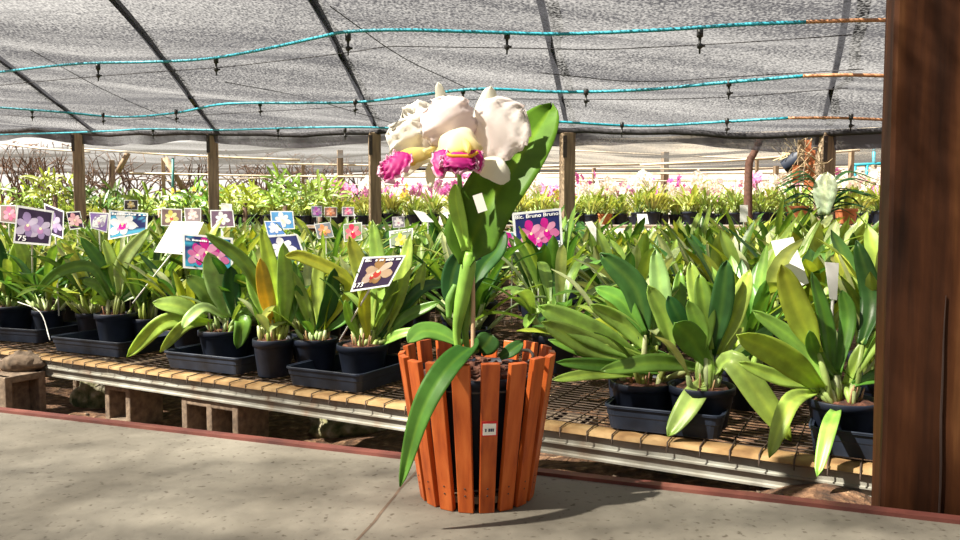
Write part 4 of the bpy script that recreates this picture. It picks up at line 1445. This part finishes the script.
card([(17, 205), (54, 211), (50, 246), (13, 243)], 3.0, .04, DK, 'dark card picturing lilac orchids, numbered 75, furthest left large card',
     [(LIL, .35, .5, .36, (.4, .2, .4)), (LIL, .7, .45, .34, (.4, .2, .4))], [('75', .12, .35, .08, .14)], stake_to=(33, 300, 3.5))
card([(44, 203), (64, 211), (63, 239), (47, 233)], 3.3, .04, DK, 'dark card with pale lilac flower tucked behind the card numbered 75', [(LIL, .5, .45, .4, (.5, .3, .5))], dside=-.04)
card([(267, 236), (297, 234), (306, 258), (268, 263)], 2.75, .04, NAVY, 'navy card picturing a white orchid, behind the yellow-leaved orchid', [(WHT, .45, .5, .42, (.8, .8, .3))])
card([(270, 211), (293, 211), (295, 229), (272, 230)], 3.9, .02, (.1, .3, .6), 'bright blue card with white orchid standing highest behind the yellow-leaved orchid', [(WHT, .5, .5, .45, (.9, .9, .6))])
card([(264, 221), (281, 221), (286, 235), (268, 236)], 3.5, .03, (.08, .2, .5), 'small blue card with pale flower between two other blue cards', [(WHT, .5, .5, .4, (.6, .5, .8))])
card([(210, 210), (233, 210), (235, 227), (211, 228)], 4.0, .02, (.16, .1, .16), 'dark card picturing a white orchid, right of the blank white card', [(WHT, .5, .5, .42, (.8, .8, .6))])
card([(161, 208), (182, 209), (182, 226), (161, 226)], 4.2, .02, (.2, .13, .13), 'dark card picturing an orange-green orchid behind the blank white card', [((.55, .5, .12), .5, .5, .42, (.6, .1, .1))])
card([(184, 208), (201, 208), (201, 222), (185, 222)], 4.6, .02, (.25, .2, .22), 'small card with a dusty pink orchid, right of the orange-green card', [((.6, .4, .4), .5, .5, .42, (.6, .3, .3))])
card([(66, 212), (80, 211), (84, 228), (70, 230)], 4.2, .02, DK, 'small dark card with mottled pink orchid right of the lilac cards', [((.6, .3, .35), .5, .5, .42, (.5, .3, .3))])
card([(124, 200), (138, 200), (138, 210), (124, 210)], 6.0, .02, (.05, .04, .04), 'tiny dark card with brown flower just above the navy white-orchid card', [((.4, .3, .1), .5, .5, .42, (.5, .3, .1))])
card([(343, 224), (362, 222), (362, 240), (344, 242)], 3.6, .02, (.25, .3, .2), 'card picturing a scarlet orchid, left of the middle post', [((.75, .04, .1), .5, .5, .48, (.6, .02, .06))])
card([(314, 224), (330, 222), (334, 237), (318, 239)], 3.7, .02, (.25, .27, .33), 'grey card picturing an orange orchid, left of the scarlet one', [((.8, .3, .12), .5, .5, .42, (.9, .5, .1))])
card([(389, 231), (413, 228), (412, 244), (390, 248)], 3.3, .02, (.25, .3, .22), 'green and black card with a yellow orchid, above the 173 card', [((.8, .65, .05), .5, .35, .42, (.8, .5, .05))], [('Blc.', .06, .26, .8, .12), ('########', .32, .9, .8, .1)])
card([(311, 206), (322, 206), (322, 217), (312, 217)], 5.4, .02, (.2, .2, .3), 'tiny card with a violet orchid, far behind the orange one', [((.45, .1, .5), .5, .5, .46, (.4, .1, .4))])
card([(324, 207), (337, 207), (337, 217), (324, 217)], 5.4, .02, (.3, .15, .12), 'tiny card with a rust-orange orchid beside the violet one', [((.7, .25, .12), .5, .5, .46, (.7, .2, .1))])
card([(342, 207), (354, 207), (354, 216), (342, 216)], 5.6, .02, (.2, .15, .2), 'tiny card with a plum-red orchid just left of the middle post', [((.5, .08, .2), .5, .5, .46, (.5, .1, .2))])
card([(392, 217), (404, 216), (405, 227), (393, 228)], 4.8, .02, (.35, .3, .4), 'tiny pale card with a white orchid right of the middle post', [((.8, .75, .8), .5, .5, .46, (.6, .3, .5))])
card([(449, 222), (460, 221), (460, 236), (450, 237)], 3.8, .02, (.6, .6, .55), 'small card with red and white orchid just left of the big green stem', [((.75, .1, .1), .5, .5, .42, (.8, .4, .3))])
card([(413, 210), (424, 212), (434, 222), (422, 222)], 4.6, .03, WHT, 'small blank white tag leaning over below the left lip of the flower', None, (), blank=True)
card([(771, 241), (793, 237), (809, 283), (787, 290)], 2.1, .05, WHT, 'large blank white card tilted among leaves at the right of the bench', None, (), blank=True, stake_to=(805, 320, 2.1))
card([(825, 262), (839, 263), (837, 300), (830, 299)], 1.75, .02, WHT, 'narrow blank white tag on a stake in the rightmost front pot', None, (), blank=True, stake_to=(829, 372, 1.7))
card([(784, 220), (791, 220), (791, 236), (785, 236)], 4.6, .02, (.3, .15, .5), 'tiny violet card above the large blank white card', [((.5, .3, .7), .5, .5, .42, (.6, .3, .7))])
card([(585, 222), (592, 221), (606, 243), (598, 245)], 4.2, .03, WHT, 'narrow white tag leaning right, right of the big-leaf post', None, (), blank=True)
card([(637, 214), (647, 214), (649, 224), (638, 225)], 5.6, .03, (.5, .55, .55), 'small pale grey tag behind the right-hand orchids', None, (), blank=True)
card([(740, 205), (748, 205), (748, 222), (740, 222)], 5.0, .02, (.5, .5, .55), 'tiny white tag before the bent branch', None, (), blank=True)
card([(221, 203), (232, 204), (232, 211), (221, 211)], 6.2, .02, WHT, 'tiny white tag right beside the second row post', None, (), blank=True)
card([(0, 205), (16, 205), (17, 224), (0, 222)], 3.9, .02, (.3, .2, .2), 'card with pink blossom cut by the left photo edge', [((.75, .15, .3), .6, .5, .42, (.7, .2, .3))])
card([(230, 247), (234, 245), (236, 262), (232, 262)], 3.0, .02, WHT, 'sliver of white tag right of the blue magenta-orchid card', None, (), blank=True)
# long white wire bail on the left tray
m_ = MB(); m_.tube(catmull([P(18, 302, 3.3), P(40, 312, 3.15), P(50, 340, 2.98)], 10), .0022, 5); o = m_.build('white_wire', M['white_plastic']); tag(o, 'thin white wire bent down between the two leftmost trays', 'wire')

# ------------------------------------------------------------------ the orchid in the slatted wooden pot (main subject)
R.seed(61)
HD = 1.365
hc = P(477, 400, HD); HC = Vector((hc.x, hc.y, FZ))
hero = thing('slatted_pot_orchid', 'white-flowered orchid in an orange wooden slatted pot on the concrete slab', 'orchid', HC)
HH = .267; RB = .099; RT = .138
NS = 18
for k in range(NS):
    a = -PI / 2 + 2 * PI * (k + .48) / NS
    dr = Vector((math.cos(a), math.sin(a), 0)); sd = Vector((-math.sin(a), math.cos(a), 0))
    lean = R.uniform(-.002, .002); hz = HH + R.uniform(-.006, .004)
    b0 = HC + dr * RB + Vector((0, 0, .001)); t0 = HC + dr * RT + sd * lean + Vector((0, 0, hz))
    ax_ = (t0 - b0).normalized(); nn = sd.cross(ax_).normalized()
    if nn.dot(dr) < 0: nn = -nn
    wb = .0132; wt = .0158; th = .0055
    n = 6; vv = []; ff = []
    for i in range(n + 1):
        q = b0.lerp(t0, i / n); hw = wb + (wt - wb) * i / n
        for (x, y) in ((-hw, -th), (hw, -th), (hw, th), (-hw, th)):
            vv.append(q + sd * x + nn * y)
        if i:
            for j in range(4): ff.append(((i - 1) * 4 + j, (i - 1) * 4 + (j + 1) % 4, i * 4 + (j + 1) % 4, i * 4 + j))
    ff += [(3, 2, 1, 0), tuple(n * 4 + j for j in range(4))]
    m_ = MB(); m_.add(vv, ff); so = m_.build('slat', M['slat'], hero, smooth=False, bevel=.0012)
    # two nail heads near the foot
    m_ = MB()
    for zz in (.12, .17):
        q = b0.lerp(t0, zz) + nn * (th + .0004)
        m_.lathe([(.0001, .0006), (.0014, .0006), (.0016, 0)], q, 8, mat=nn.to_track_quat('Z', 'Y').to_matrix().to_4x4())
    m_.build('nail', M['wire'], so)
    if k == 0 or k == 1: pass
# inner hoops, base disc and liner pot
m_ = MB()
for zf in (.14, .8):
    rr = RB + (RT - RB) * zf - .0075
    m_.tube([HC + Vector((math.cos(2 * PI * i / 40) * rr, math.sin(2 * PI * i / 40) * rr, HH * zf)) for i in range(41)], .002, 6, False)
m_.build('hoop', M['wire'], hero)
m_ = MB(); m_.lathe([(.001, .012), (RB - .007, .012), (RB - .007, .024), (.001, .024)], HC, 32); m_.build('base_disc', M['post_wood'], hero, smooth=False)
m_ = MB(); m_.lathe([(.001, .026), (.078, .026), (.112, .215), (.117, .222), (.117, .232), (.112, .232), (.108, .215), (.1, .19), (.001, .19)], HC, 40)
m_.build('liner_pot', M['black_plastic'], hero)
m_ = MB(); vv = []; ff = []; n = 30; rg = 9
for i in range(rg + 1):
    for k in range(n):
        rr = .11 * i / rg; a = 2 * PI * k / n; x = rr * math.cos(a); y = rr * math.sin(a)
        vv.append(HC + Vector((x, y, .224 + .016 * noise.noise(Vector((x * 45, y * 45, 3))) + .008 * (1 - i / rg))))
for i in range(rg):
    for k in range(n): ff.append((i * n + k, i * n + (k + 1) % n, (i + 1) * n + (k + 1) % n, (i + 1) * n + k))
m_.add(vv, ff); m_.build('bark', M['bark'], hero)
m_ = MB()
for i in range(60):
    a = R.uniform(0, 6.28); rr = .1 * R.random() ** .5
    rot = Matrix.Rotation(R.uniform(0, 6.28), 4, 'Z') @ Matrix.Rotation(R.uniform(-.6, .6), 4, 'X')
    m_.box(HC + Vector((rr * math.cos(a), rr * math.sin(a), .236)), R.uniform(.012, .028), R.uniform(.008, .014), R.uniform(.004, .009), mat=rot)
m_.build('bark_chips', M['bark'], hero, smooth=False, bevel=.001)
# drip tube end on the right rim
m_ = MB(); m_.tube(catmull([P(522, 350, HD - .02), P(530, 351, HD - .06), P(533, 357, HD - .08), P(528, 362, HD - .09)], 10), .0028, 8); m_.build('wire_hook', M['wire'], hero)

# pseudobulbs and stems
def htube(pts, r, tint, name, mat=M['bulb'], n=12):
    m2 = MB(); q = catmull([P(*p_) for p_ in pts], 16)
    if isinstance(r, list):
        rr = [r[min(int(i / 16 * (len(r) - 1)), len(r) - 2)] * (1 - (i / 16 * (len(r) - 1) - min(int(i / 16 * (len(r) - 1)), len(r) - 2))) + r[min(int(i / 16 * (len(r) - 1)), len(r) - 2) + 1] * (i / 16 * (len(r) - 1) - min(int(i / 16 * (len(r) - 1)), len(r) - 2)) for i in range(17)]
    else: rr = r
    m2.tube(q, rr, n, True, tint)
    return m2.build(name, mat, hero)


htube([(458, 352, HD), (457, 330, HD), (462, 300, HD - .01), (468, 268, HD - .015), (470, 252, HD - .015)], [.005, .008, .0135, .0145, .0095], (.30, .48, .07), 'pseudobulb')
htube([(468, 352, HD + .015), (465, 330, HD + .01), (468, 300, HD + .01), (471, 270, HD + .01)], [.005, .007, .010, .008], (.14, .32, .05), 'pseudobulb')
htube([(449, 318, HD + .03), (450, 300, HD + .03), (456, 285, HD + .03)], [.005, .009, .006], (.2, .38, .07), 'pseudobulb')
o = htube([(473, 356, HD - .02), (473, 300, HD + .0), (472, 240, HD + .02)], .0040, (.4, .24, .13), 'stake', plain('bamboo_cane', (.5, .33, .2), .7))
m_ = MB(); rr = .0135
tc0 = P(469, 260, HD - .005)
m_.tube([tc0 + Vector((math.cos(2 * PI * i / 20) * rr, math.sin(2 * PI * i / 20) * rr, .001 * math.sin(i))) for i in range(21)], .0022, 6, False)
m_.tube([tc0 + Vector((.013, -.002, 0)), tc0 + Vector((.022, -.004, .004))], .002, 6)
m_.build('wire_tie', plain('tie', (.02, .08, .12), .5), hero)
# flower stalks from the sheath
htube([(468, 245, HD), (465, 215, HD - .01), (461, 195, HD - .02), (459, 172, HD - .02)], [.006, .006, .005, .004], (.2, .42, .06), 'flower_stalk')
htube([(470, 235, HD), (471, 205, HD - .01), (476, 190, HD - .02), (478, 168, HD - .02)], [.006, .006, .005, .004], (.2, .42, .06), 'flower_stalk')


def hleaf(name, pts, wpx, tint, nrm, fold=.16, tip=None, n=26, basew=.3, blunt=2.3, twist=0, wave=0, label=None, m=8, rise=.45):
    m2 = MB(); w3 = [P(*p_) for p_ in pts]
    strap(m2, w3, wpx * HD / F, Vector(nrm).normalized(), fold, tint, tip, n, basew, blunt, m, twist, wave, rise)
    o2 = m2.build(name, M['hero_leaf'], hero, solid=.0016)
    if label: o2['label'] = label
    return o2


# sheath
hleaf('sheath', [(467, 250, HD - .03), (461, 225, HD - .03), (456, 200, HD - .035), (456, 184, HD - .035)], 15, (.46, .66, .1), (-.2, -1, .1), .3, None, 14, .6, 2)
big = hleaf('leaf', [(469, 264, HD - .012), (473, 240, HD - .02), (491, 200, HD - .03), (520, 156, HD - .01), (552, 107, HD + .05)], 58, (.05, .155, .01), (-.35, -1, .15), .2, (.065, .19, .012), 40, .22, 4.0, .0, 0, 'tall broad upright leaf', 10, .3)
hleaf('leaf', [(468, 246, HD + .03), (457, 262, HD + .04), (451, 285, HD + .04), (453, 312, HD + .03)], 22, (.02, .08, .02), (-.1, -1, .1), .12, None, 20, .3, 2.2)
hleaf('leaf', [(479, 352, HD - .02), (470, 349, HD - .1), (445, 372, HD - .165), (421, 415, HD - .19), (401, 486, HD - .19)], 24, (.035, .14, .018), (-.5, -1, .45), .22, (.12, .26, .04), 34, .6, 1.9, -.25, 0, 'long leaf drooping over the pot rim')
hleaf('leaf', [(462, 346, HD + .03), (440, 334, HD + .04), (422, 332, HD + .03), (408, 343, HD + .01)], 26, (.12, .3, .05), (0, -.7, 1), .1, None, 20, .4, 2.2)
hleaf('leaf', [(480, 350, HD - .02), (487, 343, HD - .03), (492, 335, HD - .02)], 24, (.025, .1, .02), (0, -1, .2), .1, None, 12, .6, 3)
hleaf('leaf', [(500, 358, HD - .02), (512, 350, HD - .02), (523, 342, HD - .01)], 14, (.03, .12, .025), (0, -1, .6), .15, None, 12, .5, 2)
hleaf('leaf', [(470, 300, HD + .05), (481, 270, HD + .06), (497, 250, HD + .08), (505, 232, HD + .1)], 20, (.03, .1, .02), (-.2, -1, .2), .15, None, 16, .3, 2.2)
# label stuck on the leaf
m_ = MB(); a = P(480, 203, HD - .05)
n1_ = cam_n(a); up = (P(477, 193.5, HD - .05) - P(483, 212, HD - .05)).normalized(); sd = up.cross(n1_).normalized()
m_.add([a + sd * x + up * y + n1_ * z for (x, y) in ((-.0085, -.016), (.0085, -.016), (.0085, .016), (-.0085, .016)) for z in (0, -.0015)], [(0, 2, 4, 6), (7, 5, 3, 1), (0, 1, 3, 2), (2, 3, 5, 4), (4, 5, 7, 6), (6, 7, 1, 0)])
o = m_.build('sticker', M['white_plastic'], big, smooth=False)


# petals
def petal(parent, name, pts, wpx, nrm, tint, mat, tipt=None, ruffle=.03, fold=-.05, basew=.35, n=18, m=14, freq=22, blunt=3.0, edge=None, peak=.5):
    m2 = MB(); cs = catmull([P(*p_) for p_ in pts], n); W = wpx * HD / F
    vv = []; cc = []; ff = []; nr = Vector(nrm).normalized(); sd_ = R.random() * 50
    for i, p_ in enumerate(cs):
        t_ = i / n
        tg = (cs[min(i + 1, n)] - cs[max(i - 1, 0)]).normalized(); side = tg.cross(nr).normalized(); nn = side.cross(tg).normalized()
        a = min(1, t_ / peak); pr = basew + (1 - basew) * math.sin(a * PI / 2)
        if t_ > peak: pr *= max(0, 1 - ((t_ - peak) / (1 - peak)) ** blunt) ** .55
        hw = W / 2 * max(pr, .04)
        for k in range(m + 1):
            s_ = k / m * 2 - 1
            ed = max(abs(s_), (t_ - .4) / .6 if t_ > .4 else 0) ** 2
            rf = ruffle * W * ed * (math.sin(t_ * freq + s_ * 3 + sd_) + .7 * math.sin(t_ * freq * .53 + s_ * freq * .45 + sd_ * 2))
            hwv = hw * (1 + .06 * ed * math.sin(t_ * freq * 1.3 + sd_) + .04 * noise.noise(Vector((t_ * 9, s_ * 3, sd_))))
            vv.append(p_ + side * (s_ * hwv) + nn * (fold * W * s_ * s_ + rf) + tg * (ed * ruffle * .6 * W * math.sin(s_ * freq * .5 + sd_)))
            c_ = tint if tipt is None else mixc(tint, tipt, min(1, t_ * 1.3))
            if edge and (abs(s_) > .8 or t_ > .9): c_ = edge
            cc.append(c_)
    for i in range(n):
        for k in range(m):
            q = i * (m + 1) + k; ff.append((q, q + 1, q + m + 2, q + m + 1))
    m2.add(vv, ff, cc)
    return m2.build(name, mat, parent, solid=.0008)


WP = (.93, .82, .83); WS = (.93, .92, .78); MG = (.62, .02, .28); YE = (.85, .66, .12); CR = (.88, .84, .52)
FD = HD - .03
# flower: a thin receptacle mesh as part, its petals as sub-parts


def flower(c, label):
    m2 = MB(); q = P(*c); m2.lathe([(.001, -.008), (.006, -.006), (.006, .006), (.001, .008)], q, 10, tint=CR)
    o2 = m2.build('flower', M['tint'], hero); o2['label'] = label
    return o2


f1 = flower((466, 150, FD), 'large front bloom facing the camera')
T = M['tint']
petal(f1, 'petal', [(470, 150, FD), (456, 132, FD - .02), (444, 116, FD - .03), (432, 102, FD - .01)], 54, (0, -1, .1), WP, T, mixc(WP, (.94, .88, .87), .5), .045, -.05, .5, peak=.6, freq=26)
petal(f1, 'petal', [(476, 150, FD), (492, 138, FD - .015), (506, 122, FD - .015), (524, 108, FD + .01)], 58, (0, -1, .1), WP, T, mixc(WP, (.95, .92, .9), .6), .045, -.03, .5, peak=.6, freq=26)
petal(f1, 'sepal', [(472, 148, FD + .012), (481, 125, FD + .005), (487, 105, FD + .0), (491, 86, FD + .0)], 20, (0, -1, .1), WS, T, (.86, .85, .76), .01, -.1, .5, freq=8)
petal(f1, 'sepal', [(474, 154, FD + .012), (486, 162, FD - .02), (498, 170, FD - .035), (510, 180, FD - .03)], 26, (0, -1, .5), WS, T, (.86, .84, .76), .015, -.1, .35, freq=9)
petal(f1, 'sepal', [(462, 154, FD + .012), (445, 157, FD + .01), (432, 168, FD + .01), (430, 188, FD + .0)], 12, (-.2, -1, .5), CR, T, (.86, .84, .74), .015, -.1, .45, freq=9)
# lip: hooded throat, then frilled magenta skirt
petal(f1, 'lip', [(468, 128, FD - .035), (462, 134, FD - .06), (459, 148, FD - .075), (459, 157, FD - .075)], 44, (0, -1, .5), (.95, .91, .80), T, (.93, .80, .30), .02, -.22, .6, 14, 14, 6, 6.0)
petal(f1, 'lip', [(460, 152, FD - .078), (459, 158, FD - .092), (459, 166, FD - .1), (459, 172, FD - .095)], 36, (0, -1, .6), MG, T, (.5, .01, .24), .10, -.12, .8, 16, 30, 30, 6.0, edge=(.95, .6, .78))
petal(f1, 'lip', [(440, 150, FD - .07), (439, 158, FD - .082), (442, 168, FD - .09), (446, 170, FD - .09)], 18, (-.4, -1, .5), MG, T, MG, .12, -.12, .8, 12, 16, 26, 6, edge=(.95, .6, .78))
petal(f1, 'lip', [(476, 150, FD - .07), (477, 157, FD - .082), (475, 165, FD - .09), (472, 169, FD - .09)], 16, (.4, -1, .5), MG, T, MG, .12, -.12, .8, 12, 16, 26, 6, edge=(.95, .6, .78))
m2 = MB(); m2.tube(catmull([P(463, 140, FD - .055), P(467, 146, FD - .085), P(468, 153, FD - .1)], 8), [.006, .006, .006, .007, .007, .007, .006, .004, .002], 10, True, (.88, .78, .3)); m2.build('column', T, f1)
m2 = MB(); m2.tube([P(447, 154, FD - .088), P(452, 156, FD - .09), P(472, 156, FD - .09), P(478, 152, FD - .088)], 0.0028, 8, True, (.8, .55, .05)); m2.build('throat', T, f1)
f2 = flower((424, 150, FD + .03), 'left bloom turned towards the left')
D2 = FD + .02
petal(f2, 'petal', [(432, 152, D2), (424, 135, D2 - .01), (414, 122, D2 - .02), (404, 108, D2 - .01)], 44, (-.5, -1, .1), WP, T, (.95, .93, .88), .07, -.05, .45, peak=.55, freq=26)
petal(f2, 'petal', [(428, 156, D2 - .01), (412, 148, D2 - .03), (402, 138, D2 - .04), (390, 128, D2 - .03)], 42, (-.5, -1, .1), (.86, .8, .74), T, (.95, .93, .88), .07, -.05, .45, peak=.55, freq=26)
petal(f2, 'sepal', [(430, 145, D2 + .02), (438, 120, D2 + .02), (441, 100, D2 + .02), (438, 82, D2 + .02)], 12, (0, -1, .1), WS, T, (.86, .85, .76), .01, -.1, .5, freq=8)
petal(f2, 'sepal', [(436, 156, D2 + .0), (422, 158, D2 - .01), (412, 164, D2 - .02), (403, 176, D2 - .02)], 15, (-.2, -1, .5), WS, T, (.88, .85, .78), .012, -.1, .45, freq=9)
petal(f2, 'lip', [(428, 148, D2 - .03), (416, 148, D2 - .06), (406, 152, D2 - .075), (400, 158, D2 - .08)], 26, (-.4, -1, .6), CR, T, YE, .012, -.3, .6, 12, 14, 8, 6)
petal(f2, 'lip', [(404, 152, D2 - .08), (398, 160, D2 - .09), (389, 168, D2 - .095), (380, 175, D2 - .09)], 26, (-.3, -1, .4), MG, T, MG, .11, -.12, .8, 16, 26, 30, 6, edge=(.95, .6, .78))
m2 = MB(); m2.tube(catmull([P(436, 146, D2 - .02), P(430, 150, D2 - .05), P(424, 152, D2 - .06)], 6), .005, 8, True, (.88, .8, .45)); m2.build('column', T, f2)
htube([(459, 176, FD + .01), (450, 168, FD + .03), (440, 158, FD + .03), (432, 152, FD + .03)], .0035, (.3, .45, .1), 'flower_stalk')
htube([(478, 172, HD - .02), (476, 160, FD + .01), (468, 151, FD + .005)], .004, (.3, .45, .1), 'flower_stalk')

# price sticker on a front slat
slats = [c for c in hero.children if c.name.startswith('slat')]
a = P(495, 413.5, HD - .13)
best = None
for k in range(NS):
    ang = -PI / 2 + 2 * PI * (k + .48) / NS
    dr = Vector((math.cos(ang), math.sin(ang), 0)); sd = Vector((-math.sin(ang), math.cos(ang), 0))
    zf = .58; q = HC + dr * (RB + (RT - RB) * zf) + Vector((0, 0, HH * zf))
    px = 480 + F * q.x / q.y
    if dr.y < -.5 and (best is None or abs(px - 497) < best[0]): best = (abs(px - 497), k, q, dr, sd)
_, k, q, dr, sd = best
ax_ = ((HC + dr * RT + Vector((0, 0, HH))) - (HC + dr * RB)).normalized(); nn = sd.cross(ax_).normalized()
if nn.dot(dr) < 0: nn = -nn
q = q + nn * .0062


def quad(w_, h_, off, mat, name, parent, tint=(1, 1, 1), dx=0, dy=0):
    m3 = MB(); cs_ = [(-w_, -h_), (w_, -h_), (w_, h_), (-w_, h_)]
    m3.add([q + sd * (x + dx) + ax_ * (y + dy) + nn * (off - .0005 * z) for z in (0, 1) for (x, y) in cs_], [(0, 1, 2, 3), (0, 4, 5, 1), (1, 5, 6, 2), (2, 6, 7, 3), (3, 7, 4, 0)], tint)
    return m3.build(name, mat, parent, smooth=False)


st_ = quad(.0135, .0135, .0, M['ink'], 'price_sticker', hero, (.6, .04, .04))
st_['label'] = 'small white price sticker with red border'
quad(.0112, .0102, .0006, M['white_plastic'], 'sticker_face', st_, dy=-.001)
vs2, fs2 = text_verts('####'); x0 = min(p_.x for p_ in vs2); x1 = max(p_.x for p_ in vs2)
m3 = MB(); m3.add([q + sd * ((p_.x - x0) / (x1 - x0) * .015 - .0075) + ax_ * (p_.y / .72 * .008 - .005) + nn * .0013 for p_ in vs2], fs2, (.05, .06, .12))
m3.build('lettering', M['ink'], st_, smooth=False)

for o in list(bpy.data.objects):
    if o.type == 'EMPTY' and o.get('label') == 'x': 
        for c in list(o.children): bpy.data.objects.remove(c)
        bpy.data.objects.remove(o)

for o in bpy.data.objects:
    if 'label' in o.keys() and len(o['label'].replace('-', ' ').split()) > 16: print('LONG', o['label'])
